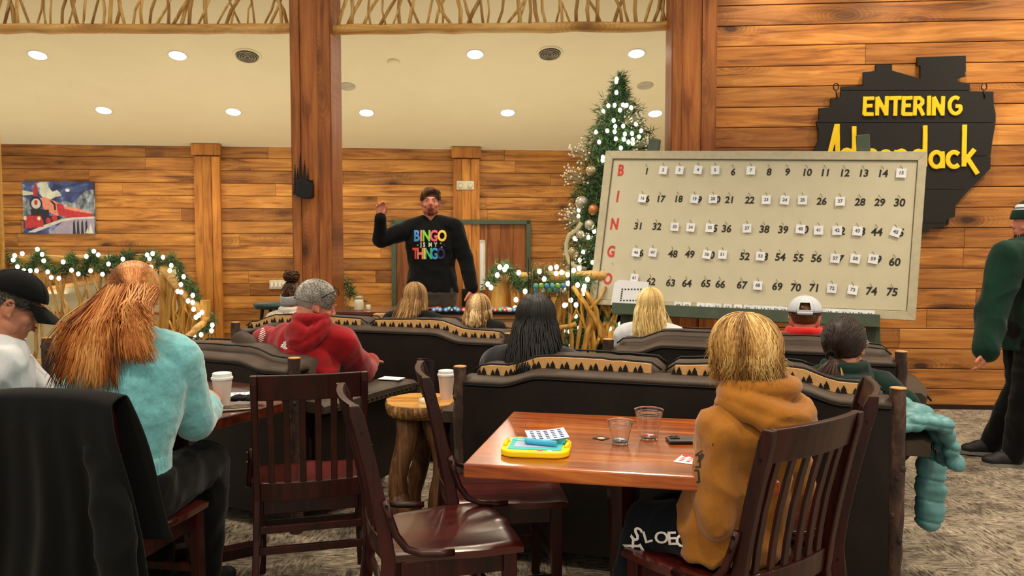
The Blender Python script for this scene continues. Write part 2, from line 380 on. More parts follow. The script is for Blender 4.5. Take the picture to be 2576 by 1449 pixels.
# clear plastic and glass
m, n, b = nt('clear'); b.inputs['Transmission Weight'].default_value = 1; b.inputs['Roughness'].default_value = .04; b.inputs['IOR'].default_value = 1.38; b.inputs['Base Color'].default_value = (.95, .95, .95, 1)
m, n, b = nt('clear_ribbed'); b.inputs['Transmission Weight'].default_value = 1; b.inputs['Roughness'].default_value = .05; b.inputs['IOR'].default_value = 1.45; b.inputs['Base Color'].default_value = (.97, .97, .97, 1)
bump(n, b, noi(n, coords(n, (90, 90, 12)), 1.0, 2), .6, .003)
m, n, b = nt('glasspane'); b.inputs['Transmission Weight'].default_value = .9; b.inputs['Roughness'].default_value = .02; b.inputs['Base Color'].default_value = (.8, .8, .78, 1); b.inputs['IOR'].default_value = 1.05
# ------------------------------------------------------------------ camera and setting
cam = bpy.data.cameras.new('camera'); cam.sensor_width = 36; cam.lens = F/2576*36; cam.clip_end = 60
co = bpy.data.objects.new('camera', cam); COL.objects.link(co); co.location = CAM
co.rotation_euler = (pi/2-TH, 0, 0); C.camera = co
cam.dof.use_dof = True; cam.dof.focus_distance = 2.9; cam.dof.aperture_fstop = 6.5

def plank_wall(name, P0, P1, z0, z1, mat, ph=.176, seed=1, thick=.03, lmin=1.2, lmax=3.4, holes=()):
    """horizontal boards with real gaps, P0 -> P1, face towards -y of its own frame"""
    rg = random.Random(seed); P0 = V(P0); P1 = V(P1); d = P1-P0; L = sqrt(d.x**2+d.y**2); rz = atan2(d.y, d.x)
    mb = MB(); mb.cm = 1; mb.box((L/2, thick*.9, (z0+z1)/2), (L, thick*.4, z1-z0), r=.5); mb.cm = 0
    z = z0
    while z < z1-.01:
        zt = min(z+ph, z1); x = 0
        x = -rg.uniform(0, 1.5)
        while x < L:
            w = rg.uniform(lmin, lmax); a = max(0, x); b = min(L, x+w)
            if b > a+.02:
                c = .004; r = rg.random()
                mb.cr = r; zz0, zz1 = z+.003, zt-.003; aa, bb = a+.001, b-.001
                mb.rings([[(aa, thick*.7, zz0), (bb, thick*.7, zz0), (bb, thick*.7, zz1), (aa, thick*.7, zz1)],
                          [(aa, c, zz0), (bb, c, zz0), (bb, c, zz1), (aa, c, zz1)],
                          [(aa+c*.3, 0, zz0+c), (bb-c*.3, 0, zz0+c), (bb-c*.3, 0, zz1-c), (aa+c*.3, 0, zz1-c)]])
            x += w
        z = zt
    o = mb.build(name, [mat, 'groove'], fixn=True); o.location = (P0.x, P0.y, 0); o.rotation_euler = (0, 0, rz); return structure(o)
RWc, RWk = 7.23, .085
def rw(X): return V((X, RWc-RWk*X, 0))
plank_wall('wall_right', rw(1.72), rw(6.2), 0, 4.3, 'plank_wall', seed=5, lmin=2.5, lmax=6)
FWc, FWk = 11.6, -.1
def fw(X): return V((X, FWc-FWk*X, 0))
FN = V((-.1, 1, 0)).normalized(); FP = fw(0)
RN = V((.085, 1, 0)).normalized(); RP = rw(0)
FZ = onpl(1100, 374, FP, FN).z
plank_wall('wall_back', fw(-9.5), fw(3.6), -.35, FZ, 'plank_far', seed=12)
# pilasters on the back wall
def pilaster(name, pa, pb, ytop):
    A = onpl(pa, ytop, FP, FN); B = onpl(pb, ytop, FP, FN); w = (B-A).length; mb = MB(); n = 3
    for i in range(n): mb.box((w*(i+.5)/n, -.03-(.012 if i == 1 else 0), (FZ-.1)/2-.17), (w/n-.006, .06, FZ+.14), r=random.random())
    mb.box((w/2, -.05, FZ-.06), (w+.04, .11, .15), r=.2)
    o = mb.build(name, 'plank_v'); o.location = (A.x, A.y, 0); o.rotation_euler = (0, 0, atan2(.1, 1)); structure(o)
mwood('plank_v', '#8a4d15', '#bd7a30', '#d8963e', axis=2, rough=.55, kden=1.3, vary=.45)
pilaster('trim_1', 489, 555, 372); pilaster('trim_2', 1139, 1206, 380)
# floors
mb = MB(); mb.box((-.5, 3.2, -.05), (14, 10.4, .1)); structure(mb.build('floor', 'carpet'))
mb = MB(); mb.box((-2, 10.6, -.4), (17, 4.4, .1)); structure(mb.build('floor_lower', 'carpet'))
# sloping white ceiling over the far space
SL = .3; CN = V((FN.x*SL, FN.y*SL, 1)).normalized()  # plane falling towards the back wall
CP = V((0, FWc, FZ))
def ceilpt(px, py): return onpl(px, py, CP, CN)
mb = MB(); a0 = fw(-9.5); b0 = fw(3.6); a1 = V((-9.5, 7.55, 0)); b1 = V((3.6, 7.1, 0))
def cz(p): return FZ-((p-FP).dot(FN))*SL
P = []
for zoff in (0, .12):
    for p in (a1, b1, b0, a0): P.append((p.x, p.y, cz(V((p.x, p.y, 0)))+zoff))
mb.hexa(P); structure(mb.build('ceiling', 'ceiling'))
mb = MB(); mb.box((-9.5, 7, 1.6), (.1, 9.5, 5)); structure(mb.build('wall_left', 'plaster'))
mb = MB(); mb.box((3.6, 9.6, 1.6), (.1, 4.6, 4.2)); structure(mb.build('wall_end', 'plaster'))
# boxed timber posts
def post(name, pa, pb, dep, D, h=4.3):
    A = at(pa, 600, dep); B = at(pb, 600, dep); w = B.x-A.x; mb = MB()
    mb.box((w/2, D/2+.02, h/2), (w-.02, D-.02, h), r=.35)
    fr = (.0, .22, .68, 1.0)
    for i in range(3):
        x0, x1 = fr[i]*w, fr[i+1]*w; mb.box(((x0+x1)/2, (.008 if i != 1 else .02), h/2), (x1-x0-.004, .03, h), r=(.35, .6, .15)[i])
    for s in (0, w): mb.box((s, D/2, h/2), (.02, D, h), r=.2)
    o = mb.build(name, 'post_wood'); o.location = (A.x, A.y, 0); o.rotation_euler = (0, 0, -.04); structure(o)
post('trim_3', 739, 836, 7.1, .36); post('trim_4', 1687, 1793, 6.85, .33)
mb = MB(); A = at(845, 600, 7.35); rg = random.Random(2)
mb.tube([(rg.uniform(-.004, .004), 0, i*.43) for i in range(11)], [.036+rg.uniform(-.003, .003) for i in range(11)], 12); o = mb.build('trim_5', 'pine_post', smooth=True); o.location = (A.x, A.y, 0); structure(o)
A = at(4, 600, 7.75); mb = MB(); mb.tube([(rg.uniform(-.004, .004), 0, i*.43) for i in range(11)], [.038]*11, 12); o = mb.build('trim_6', 'pine_post', smooth=True); o.location = (A.x-.02, A.y, 0); structure(o)
# small skirting strip at the foot of the right wall
mb = MB(); mb.box((2.24, -.012, .02), (4.46, .02, .04)); o = mb.build('baseboard_right', 'groove'); o.location = rw(1.72); o.rotation_euler = (0, 0, -atan(.085)); structure(o)

# ------------------------------------------------------------------ things on the ceiling
cx_ = V((1, 0, 0)); cx_ = (cx_-CN*cx_.dot(CN)).normalized(); cyv = CN.cross(cx_)
def ceil_frame(P):
    m = frame(P, cx_, -cyv); return m  # local z points down out of the ceiling
dl = [('far-left end of the front row', 95, 138), ('front row left of the left post', 447, 139), ('back row, leftmost, above the train picture', 261, 277), ('back row just left of the left post', 587, 281),
      ('front row above the presenter and to his right', 1195, 136), ('front row nearest the right post', 1601, 134), ('back row just right of the left post', 922, 283), ('back row right above the flat vent', 1277, 283), ('back row between the tree top and the right post', 1648, 285)]
proto = None
for lab, px, py in dl:
    P = ceilpt(px, py)
    if proto is None:
        t = empty('downlight', (0, 0, 0)); mb = MB(); mb.rings([[(.105*cos(a*pi/16), .105*sin(a*pi/16), 0) for a in range(32)], [(.10*cos(a*pi/16), .10*sin(a*pi/16), .008) for a in range(32)], [(.082*cos(a*pi/16), .082*sin(a*pi/16), .006) for a in range(32)]])
        mb.build('trim_ring', 'lid_white', t, smooth=True); mb = MB(); mb.lathe([(.08, .004), (.078, .011), (.03, .016)], 24); mb.build('lens', 'downlight_glow', t, smooth=True); proto = t
    else: t = copy_tree(proto)
    t.matrix_world = ceil_frame(P); tag(t, 'bright recessed ceiling downlight, '+lab, 'ceiling light', 'recessed downlights in the sloping ceiling')
    spot(P-V((0, 0, .06)), 46, 150, 1, (1, .86, .62), size=.08)
def vent(lab, px, py, r=.155):
    P = ceilpt(px, py); t = empty('ceiling_vent', (0, 0, 0)); t.matrix_world = ceil_frame(P)
    mb = MB(); mb.lathe([(r, 0), (r*.97, .008), (r*.84, .012)], 32); mb.build('flange', 'ceiling', t, smooth=True)
    mb = MB(); mb.lathe([(r*.80, .012), (r*.78, .016)], 32); mb.build('throat', 'vent_dark', t)
    for q in (.70, .52, .34, .16):
        mb = MB(); mb.rings([[(r*q*cos(a*pi/16), r*q*sin(a*pi/16), .016) for a in range(32)], [(r*(q+.07)*cos(a*pi/16), r*(q+.07)*sin(a*pi/16), .028) for a in range(32)], [(r*(q+.02)*cos(a*pi/16), r*(q+.02)*sin(a*pi/16), .03) for a in range(32)]], cap=False)
        mb.build('vane', 'plastic_grey', t, smooth=True)
    tag(t, lab, 'air vent', 'round ceiling vents')
vent('round slotted ceiling vent near the left post, left bay', 622, 139); vent('round slotted ceiling vent above the tree side, right bay', 1383, 133)
for lab, px, py in (('flat round grey ceiling speaker beside the left post', 873, 217), ('flat round grey ceiling speaker right of the tree top', 1623, 215)):
    mb = MB(); mb.lathe([(.10, 0), (.10, .006), (.09, .012), (.02, .014)], 28); o = mb.build('ceiling_speaker', 'plastic_grey', smooth=True); o.matrix_world = ceil_frame(ceilpt(px, py)); tag(o, lab, 'speaker', 'flush ceiling speakers')
mb = MB(); mb.lathe([(.07, 0), (.07, .012), (.055, .03), (.02, .034)], 24); o = mb.build('smoke_detector', 'ceiling', smooth=True); o.matrix_world = ceil_frame(ceilpt(990, 155)); tag(o, 'small cream round detector on the sloping ceiling above the presenter', 'smoke detector')

# ------------------------------------------------------------------ double door in the back wall
def wframe(px, py, off=0.0):
    P = onpl(px, py, FP, FN)-FN*off; return P
fx = V((1, .1, 0)).normalized()
A = wframe(985, 553); B = wframe(1333, 556); W = (B-A).length; zt = A.z; zb = -.35
d = empty('door_1', (A.x, A.y, zb), atan2(.1, 1)); structure(d)
h = zt-zb; mb = MB()
for x in (.03, W-.03): mb.box((x, -.04, h/2), (.065, .1, h))
mb.box((W/2, -.04, h-.03), (W, .1, .065)); mb.build('door_frame', 'green_paint', d, bevel=.004)
for i, (x0, x1) in enumerate(((.065, W/2-.005), (W/2+.005, W-.065))):
    mb = MB(); n = 5
    for k in range(n): mb.box((x0+(x1-x0)*(k+.5)/n, -.01, (h-.07)/2), ((x1-x0)/n-.003, .05, h-.07), r=random.random())
    lf = mb.build('door_leaf', 'door_wood', d)
    mb = MB(); gx = x0+.25 if i else x1-.25; gz = h-.65
    for q, s in (((gx-.075, -.04, gz), (.025, .03, .72)), ((gx+.075, -.04, gz), (.025, .03, .72)), ((gx, -.04, gz+.35), (.17, .03, .025)), ((gx, -.04, gz-.35), (.17, .03, .025))): mb.box(q, s)
    mb.build('glazing_frame', 'plastic_white', lf); mb = MB(); mb.box((gx, -.036, gz), (.13, .012, .69)); mb.build('glass', 'paper', lf)
for hx in (1127, 1170):
    mb = MB(); P = wframe(hx, 748, .07); mb.box((0, 0, 0), (.10, .05, .26)); mb.box((0, -.03, 0), (.03, .06, .2)); o = mb.build('push_plate', 'metal_black', d, bevel=.006); o.matrix_parent_inverse = M.Identity(4); o.location = d.matrix_world.inverted() @ P if False else (0, 0, 0)
    loc = V((P.x-A.x, P.y-A.y, P.z-zb)); rm = M.Rotation(-atan2(.1, 1), 3, 'Z'); o.location = rm @ loc
# wall fittings
def wallbox(name, mat, pxc, pyc, w, h, dep, lab, cat, extra=None):
    P = wframe(pxc, pyc, dep/2); t = empty(name, P, atan2(.1, 1), lab, cat); mb = MB(); mb.box((0, 0, 0), (w, dep, h)); mb.build('cover', mat, t, bevel=.008)
    if extra: extra(t)
    return t
def ex1(t):
    for s in (-1, 1):
        mb = MB(); mb.ell((s*.07, -.06, -.01), (.035, .03, .035)); mb.build('lamp_head', 'plastic_white', t, smooth=True)
wallbox('emergency_light', 'plastic_white', 1170, 467, .25, .125, .09, 'cream emergency light box on the wall pilaster behind the presenter', 'emergency light', ex1)
def ex2(t):
    for i in range(4):
        mb = MB(); mb.box((-.08+i*.055, -.02, 0), (.028, .02, .06)); mb.build('switch_lever', 'lid_white', t, bevel=.003)
wallbox('switch_plate', 'plastic_white', 700, 716, .24, .125, .02, 'cream multi-gang switch plate on the plank wall left of the left post', 'switch plate', ex2)

# ------------------------------------------------------------------ train picture (a plain red steam train at night)
P = wframe(152, 523, .03); t = empty('canvas_picture', P, atan2(.1, 1), 'canvas picture of a red steam train on a snowy bridge, far plank wall', 'picture')
cw, ch = .925, .71
m, n, b = nt('train_sky'); v = coords(n, (1.6, 1, 2.4)); f = noi(n, v, 2.2, 5, .6, .6); n.links.new(ramp(n, f, [(.42, '#27305e'), (.56, '#4a5f94'), (.68, '#b9c6d2')]), b.inputs['Base Color']); b.inputs['Roughness'].default_value = .6
m, n, b = nt('train_rock'); v = coords(n, (1, 1, .6)); f = noi(n, v, 16, 5, .7); n.links.new(ramp(n, f, [(.35, '#39424c'), (.55, '#8793a0'), (.7, '#cfd6da')]), b.inputs['Base Color'])
mplain('train_steam', '#ccd0bf', .7, nscale=8, namt=.25); mplain('train_red', '#b8333a', .6, nscale=30, namt=.25); mplain('train_salmon', '#d98a74', .6, nscale=30, namt=.2)
mplain('train_dark', '#2a2630', .6, nscale=30, namt=.3); mplain('train_bridge', '#9c93a8', .6, nscale=12, namt=.15); mplain('train_snow', '#c9c4bd', .6, nscale=20, namt=.15)
mb = MB(); mb.box((0, .0, 0), (cw, .04, ch)); mb.build('canvas', 'train_sky', t)
def pic(name, mat, pts, lay):
    mb = MB(); q = [((x-925)/1520*cw, -(y-745)/1190*ch) for x, y in pts]; mb.prism(q, -.0205-lay*.0008, -.0195); mb.build(name, mat, t)
def cir(cx, cy, rx, ry, n=20): return [(cx+rx*cos(2*pi*i/n), cy+ry*sin(2*pi*i/n)) for i in range(n)]
pic('painted_cloud', 'train_steam', [(470, 200), (560, 165), (690, 175), (720, 270), (800, 380), (900, 340), (960, 400), (990, 470), (860, 500), (760, 560), (600, 520), (520, 420), (540, 300)], 1)
pic('painted_moon', 'tag_white', cir(1125, 345, 48, 36), 1)
pic('painted_mountain', 'train_rock', [(900, 640), (1060, 590), (1230, 640), (1380, 480), (1500, 360), (1600, 330), (1684, 330), (1684, 1000), (900, 1000)], 1)
pic('painted_cliff', 'train_rock', [(166, 500), (260, 520), (330, 640), (360, 900), (166, 940)], 1)
pic('painted_beam', 'train_steam', [(166, 350), (400, 400), (400, 450), (166, 470)], 2)
pic('painted_carriages', 'train_red', [(1060, 740), (1240, 790), (1450, 840), (1640, 880), (1640, 960), (1240, 975), (1060, 960)], 3)
pic('painted_roof', 'train_salmon', [(1040, 700), (1240, 740), (1640, 850), (1640, 885), (1240, 815), (1060, 770)], 4)
pic('painted_boiler', 'train_salmon', [(520, 530), (620, 500), (860, 600), (1000, 690), (1050, 740), (1060, 930), (860, 920), (620, 800)], 4)
pic('painted_cab', 'train_red', [(880, 650), (1010, 660), (1060, 780), (1060, 940), (930, 930), (900, 820)], 5)
pic('painted_band', 'train_dark', [(730, 570), (800, 590), (860, 660), (870, 800), (830, 800), (820, 680)], 5)
pic('painted_band', 'train_dark', [(600, 790), (720, 790), (710, 940), (600, 950)], 5)
pic('painted_bridge', 'train_bridge', [(700, 1340), (1000, 1060), (1250, 1000), (1684, 960), (1684, 1340)], 3)
for x in (1215, 1300, 1390, 1480): pic('painted_arch', 'train_dark', [(x, 1340), (x+10, 1080), (x+45, 1020), (x+62, 1340)], 4)
pic('painted_rail', 'train_snow', [(240, 1310), (600, 1140), (1000, 1000), (1250, 965), (1684, 945), (1684, 985), (1250, 1010), (1000, 1060), (600, 1230), (400, 1310)], 5)
pic('painted_front', 'train_dark', cir(447, 650, 135, 150), 5); pic('painted_front_plate', 'train_snow', cir(447, 655, 100, 115), 6); pic('painted_hub', 'train_red', cir(445, 630, 36, 60), 7)
pic('painted_stack', 'train_red', [(395, 480), (395, 330), (440, 190), (480, 270), (490, 330), (470, 480)], 6)
pic('painted_undercarriage', 'train_dark', [(330, 780), (600, 780), (610, 940), (900, 930), (1000, 960), (800, 1100), (600, 1200), (330, 1000)], 4)
pic('painted_wheel', 'train_red', cir(830, 985, 60, 70), 6); pic('painted_wheel', 'train_red', cir(700, 1040, 50, 70), 6)
pic('painted_buffer', 'train_red', [(260, 930), (540, 930), (590, 1060), (590, 1180), (200, 1220), (200, 1050)], 7)
pic('painted_lamp', 'train_steam', cir(500, 990, 36, 44), 8); pic('painted_lamp', 'train_steam', cir(205, 985, 36, 50), 8)
pic('painted_tree', 'train_steam', [(1490, 1330), (1535, 1200), (1570, 1330)], 5); pic('painted_tree', 'train_steam', [(1560, 1330), (1595, 1090), (1650, 1330)], 6)

# ------------------------------------------------------------------ black iron pine sconce on the left post
S0 = at(768, 445, 7.06); t = empty('wall_sconce', S0, 0, 'black iron wall sconce of pine trees and cabin on the left timber post', 'wall lamp')
def ip(x, y): return ((x-400)/1449*180/2000*7.06*.99, -(y-650)/1449*180/2000*7.06*.99)
def pine(cx, yt, yb, w, seed):
    rg = random.Random(seed); mb = MB(); n = int((yb-yt)/42)
    mb.prism([ip(cx-8, yb), ip(cx+8, yb), ip(cx+4, yt), ip(cx-4, yt)], -.02, -.012)
    for i in range(n):
        y = yt+60+(yb-yt-60)*i/n; ww = w*(.15+.85*i/n)*rg.uniform(.85, 1.1)
        for s in (-1, 1): mb.prism([ip(cx, y), ip(cx+s*ww, y+38), ip(cx+s*ww*.9, y+52), ip(cx, y+30)], -.02-.004*rg.random(), -.012)
    mb.build('iron_pine', 'iron', t)
pine(315, 170, 1040, 95, 1); pine(205, 400, 1010, 60, 2); pine(400, 320, 900, 90, 3); pine(465, 470, 900, 60, 4); pine(255, 470, 1000, 70, 5)
mb = MB(); mb.prism([ip(300, 760), ip(400, 690), ip(520, 780), ip(590, 800), ip(590, 1060), ip(540, 1100), ip(420, 1100), ip(270, 1050)], -.12, -.01); mb.build('cabin_shade', 'iron', t, bevel=.006)
mb = MB(); mb.box((.02, 0, -.09), (.10, .018, .12)); mb.build('back_plate', 'iron', t)
# ------------------------------------------------------------------ black sign on the right wall
def sgn(zx, zy): return (1680+zx*.4416, zy*.4416)
SP = RP-RN*.05
sO = onpl(*sgn(1350, 800), SP, RN); rzw = -atan(.085)
sgt = empty('wall_sign', sO, rzw, 'large black map-shaped plank sign with yellow lettering on the right plank wall', 'sign')
sxv = V((cos(rzw), sin(rzw), 0))
def sl(zx, zy):
    p = onpl(*sgn(zx, zy), SP, RN)-sO; return (p.dot(sxv), p.z)
def slp(px, py):
    p = onpl(px, py, SP, RN)-sO; return (p.dot(sxv), p.z)
out = [(1115, 410), (1185, 405), (1185, 368), (1278, 368), (1278, 402), (1440, 448), (1440, 375), (1422, 372), (1422, 325), (1698, 317), (1698, 405), (1693, 415), (1697, 435), (1650, 440), (1650, 465), (1720, 475), (1722, 520), (1855, 522),
       (1857, 600), (1868, 650), (1868, 700), (1850, 800), (1840, 880), (1838, 960), (1720, 1080), (1700, 1100), (1640, 1170), (1635, 1235), (1590, 1250), (1575, 1295), (1490, 1300), (1488, 1325), (1200, 1325), (1000, 1250), (900, 1050), (840, 900), (835, 850), (858, 800), (860, 740), (845, 692), (862, 680), (862, 615), (928, 610), (930, 558), (986, 555), (988, 492), (1115, 488)]
bands = [(300, 516), (516, 700), (700, 890), (890, 1080), (1080, 1272), (1272, 1330)]
def clip(poly, y0, y1):
    def half(p, yc, keep):
        r = []
        for i in range(len(p)):
            a, b = p[i-1], p[i]; ia, ib = keep(a[1]), keep(b[1])
            if ia != ib: q = (yc-a[1])/(b[1]-a[1]); r.append((a[0]+(b[0]-a[0])*q, yc))
            if ib: r.append(b)
        return r
    p = half(poly, y0, lambda y: y >= y0)
    return half(p, y1, lambda y: y <= y1) if p else []
for a, b_ in bands:
    pl = clip(out, a+.1, b_-3)
    if len(pl) < 3: continue
    mb = MB(); mb.prism([sl(*q) for q in pl], 0, .03)
    mb.build('sign_board', 'sign_black', sgt)
mb = MB()
for i, s in enumerate(((1150, 900), (1600, 900))): a = sl(s[0], 420); c_ = sl(s[0], 1280); mb.box(((a[0]+c_[0])/2, .038, (a[1]+c_[1])/2), (.06, .012, abs(a[1]-c_[1])))
mb.build('batten', 'sign_black', sgt)
for zx in (957, 1800):
    mb = MB(); a = sl(zx, 495); mb.tube([(a[0]+.022*cos(q*pi/8), -.005, a[1]-.0+.03*sin(q*pi/8)) for q in range(16)], .005, 6, closed=True)
    mb.tube([(a[0], -.005, a[1]-.03), (a[0]+.01, -.005, a[1]-.09)], .006, 6); mb.build('eye_hook', 'iron', sgt, smooth=True)
def stroke(mb, pts, w, y0=-.008, y1=.0, closed=False):
    """flat letter stroke: each segment one slab, in (x,z)"""
    for i in range(len(pts)-(0 if closed else 1)):
        a = V((pts[i][0], pts[i][1])); b = V((pts[(i+1) % len(pts)][0], pts[(i+1) % len(pts)][1])); d = b-a
        if d.length < 1e-5: continue
        d.normalize(); n = V((-d.y, d.x))*w/2; e = d*w*.18
        mb.prism([tuple(a-n-e), tuple(b-n+e), tuple(b+n+e), tuple(a+n-e)], y0-.0045, y1)
def arc(cx, cy, rx, ry, a0, a1, n=14): return [(cx+rx*cos(R(a0+(a1-a0)*i/n)), cy-ry*sin(R(a0+(a1-a0)*i/n))) for i in range(n+1)]
def letter(strokes, w, nm='yellow_letter'):
    mb = MB(); pw = (V(sl(100+w, 0))-V(sl(100, 0))).length
    for s in strokes: stroke(mb, [sl(*p) for p in s], pw)
    o = organic(nm, mb, 'sign_yellow', .0035, 0, sgt); o.data.polygons.foreach_set('use_smooth', [False]*len(o.data.polygons)); o.modifiers.new('d', 'DECIMATE').decimate_type = 'DISSOLVE'
T, Bm = 557, 652
letter([[(1122, T-2), (1117, Bm)], [(1122, T+6), (1170, T+4)], [(1120, 605), (1160, 603)], [(1117, Bm), (1166, Bm)]], 21)
letter([[(1190, Bm+4), (1192, T)], [(1192, T), (1242, Bm)], [(1242, Bm+4), (1246, T-4)]], 22)
letter([[(1262, T+4), (1325, T+2)], [(1296, T), (1293, Bm+6)]], 22)
letter([[(1342, T-4), (1338, Bm)], [(1342, T+4), (1388, T+2)], [(1340, 603), (1378, 602)], [(1338, Bm), (1388, Bm)]], 21)
letter([[(1408, T-4), (1404, Bm+4)], [(1408, T+4), (1432, T+2), (1448, T+16), (1448, T+32), (1432, 606), (1410, 608)], [(1428, 606), (1452, Bm+4)]], 21)
letter([[(1486, T-6), (1484, Bm+4)]], 22)
letter([[(1512, Bm+4), (1514, T)], [(1514, T), (1562, Bm)], [(1562, Bm+4), (1566, T-4)]], 22)
letter([arc(1636, 603, 34, 46, 60, 330, 16)+[(1664, 606), (1640, 606)]], 21)
# the tall script line
letter([[(922, 870), (960, 714)], [(964, 712), (966, 960)], [(905, 880), (966, 880)], [(922, 866), (895, 960)]], 26)
letter([[(1060, 725), (1058, 960)], arc(1018, 905, 34, 50, 20, 340)], 25)
letter([[(1098, 860), (1098, 960)]], 25); letter([[(1135, 860), (1135, 960)], arc(1162, 895, 26, 36, 180, 40, 8)], 25)
letter([arc(1240, 910, 36, 46, 0, 360, 20)], 25); letter([[(1300, 860), (1300, 960)], arc(1330, 900, 28, 40, 180, 0, 8)+[(1358, 960)]], 25)
letter([[(1464, 720), (1462, 945)], arc(1425, 905, 34, 44, 20, 340)], 25)
letter([arc(1528, 910, 34, 42, 0, 360, 20), [(1562, 868), (1564, 955)]], 24)
letter([arc(1628, 910, 36, 42, 50, 310)], 25)
letter([[(1688, 716), (1684, 945)], [(1688, 920), (1742, 855)], [(1702, 900), (1760, 988)]], 26)
# ------------------------------------------------------------------ bingo board on its easel
q0 = V((.7705, 6.776, 2.1939)); q1 = V((2.9736, 5.7313, 2.1025)); q3 = V((.656, 6.6402, .9869))
BN = (q1-q0).cross(q3-q0).normalized()
if BN.y > 0: BN = -BN            # towards the viewer
BP = q0
def bz(zx, zy): return (1400+zx*.3727, 340+zy*.3727)
def bp(px, py, off=0.0): return onpl(px, py, BP+BN*off, BN)
cor = [bp(1525, 380), bp(2333, 382), bp(2303, 807), bp(1482, 765)]
bc = (cor[0]+cor[2])/2
bx = (cor[1]-cor[0]+cor[2]-cor[3]).normalized(); by = (cor[0]-cor[3]+cor[1]-cor[2]); by = (by-bx*by.dot(bx)).normalized()
BF = frame(bc, bx, by); BI = BF.inverted()
board = empty('bingo_board', (0, 0, 0), 0, 'large cream framed bingo board with rows of numbers, leaning on a green easel', 'bingo board'); board.matrix_world = BF
def loc(P): return BI @ P
def bl(px, py, off=0): return loc(bp(px, py, off))
inn = [bl(*bz(382, 160)), bl(*bz(2440, 172)), bl(*bz(2365, 1190)), bl(*bz(270, 1110))]
outc = [loc(p) for p in cor]
mb = MB(); mb.hexa([V((p.x, p.y, -.02)) for p in outc]+[V((p.x, p.y, -.004)) for p in outc]); mb.build('panel', 'board_cream', board)
mb = MB()
for i in range(4):
    j = (i+1) % 4; a, b, c, d_ = outc[i], outc[j], inn[j], inn[i]
    e = (c-a)*.002
    mb.hexa([V((p.x, p.y, -.03)) for p in (a, b, c, d_)]+[V((p.x, p.y, .014)) for p in (a, b, c, d_)])
mb.build('frame', 'board_frame', board, bevel=.003)
mb = MB()
for i in range(4):
    a, b = inn[i], inn[(i+1) % 4]; mb.tube([V((a.x, a.y, .002)), V((b.x, b.y, .002))], .0045, 6)
mb.build('inner_moulding', 'board_line', board)
def btext(name, s, zx, zy, size, mat, bold=0, shear=.12, sx=.8, z=-.003, par=board):
    p = bl(*bz(zx, zy)); X = M.Translation((p.x, p.y, z)); return text_obj(name, s, size, X, mat, par, depth=.0012, bold=bold, shear=shear, sx=sx)
for s, x, y in (('B', 430, 240), ('I', 410, 417), ('N', 388, 602), ('G', 365, 788), ('O', 343, 973)): btext('red_letter', s, x, y, .128, 'red_letter', .005, .10, .72)
rows = {'B': [(607, 245), (722, 238, 1), (832, 238, 1), (957, 236, 1), (1073, 238, 1), (1190, 250), (1313, 240, 1), (1433, 250), (1557, 250), (1688, 253), (1812, 255), (1942, 257), (2070, 258), (2200, 260), (2327, 258, 1)],
 'I': [(582, 428, 1), (700, 432), (820, 432), (933, 432, 1), (1058, 432, 1), (1167, 438), (1302, 440), (1417, 438, 1), (1542, 440, 1), (1662, 440, 1), (1788, 448), (1915, 448, 1), (2047, 453), (2180, 455), (2313, 457)],
 'N': [(550, 615), (675, 618), (800, 620, 1), (907, 624, 1), (1037, 627, 1), (1145, 633), (1287, 630, 1), (1400, 637), (1527, 640), (1648, 635, 1), (1770, 643, 1), (1895, 645, 1), (2032, 648, 1), (2160, 655), (2290, 655, 1)],
 'G': [(540, 793, 1), (652, 793, 1), (783, 803), (897, 805), (1017, 807, 1), (1122, 807, 1), (1268, 820), (1378, 818, 1), (1508, 825), (1630, 830), (1752, 833), (1882, 833, 1), (2017, 835, 1), (2138, 837, 1), (2280, 858)],
 'O': [(528, 965, 1), (635, 990), (768, 998), (877, 1002), (1005, 1003), (1103, 1008), (1248, 1013), (1360, 1015, 1), (1488, 1023), (1612, 1030), (1738, 1033), (1860, 1035, 1), (2000, 1045, 1), (2123, 1055), (2263, 1060)]}
rg = random.Random(4); num = 0
def tagthing(name, P3, ang, s, lab, w=.066):
    t = empty(name, (0, 0, 0)); X = BF @ M.Translation(P3) @ M.Rotation(ang, 4, 'Z') @ M.Rotation(rg.uniform(-.08, .08), 4, 'X'); t.matrix_world = X
    mb = MB(); mb.box((0, 0, 0), (w, w*1.02, .0016))
    mb.build('card', 'tag_white', t); text_obj('printed_number', s, .034, M.Translation((0, 0, .0014)), 'ink_soft', t, depth=.0004, bold=.0012)
    return tag(t, lab, 'number tag', 'white number tags of the bingo board')
hk = None
for k, r in rows.items():
    for it in r:
        num += 1; zx, zy = it[0], it[1]; dx = 22 if len(it) > 2 and num not in (2, 3, 4, 5, 7) else (0 if len(it) < 3 else 10)
        if len(it) < 3 or num in (16, 19, 35, 42, 45, 46, 50, 53, 43, 20, 40, 59, 57): btext('number', str(num), zx+dx*.7, zy+(4 if len(it) > 2 else 0), .074 if num < 30 else .079, 'ink', .0022, .10, .95)
        p = bl(*bz(zx+(4 if len(it) > 2 else 4), zy-38)); mb = MB(); mb.tube([(p.x-.012, p.y+.016, .0), (p.x-.004, p.y+.004, .016), (p.x+.004, p.y-.012, .012)], .0016, 5); mb.build('hook', 'hook', board)
        if len(it) > 2:
            p = bl(*bz(zx, zy)); a = rg.uniform(-.12, .08) if num != 45 else -.3
            tagthing('number_tag', V((p.x, p.y, .012)), a-.03, str(num), 'white laminated tag hanging over number %d in the %s row of the bingo board' % (num, k))
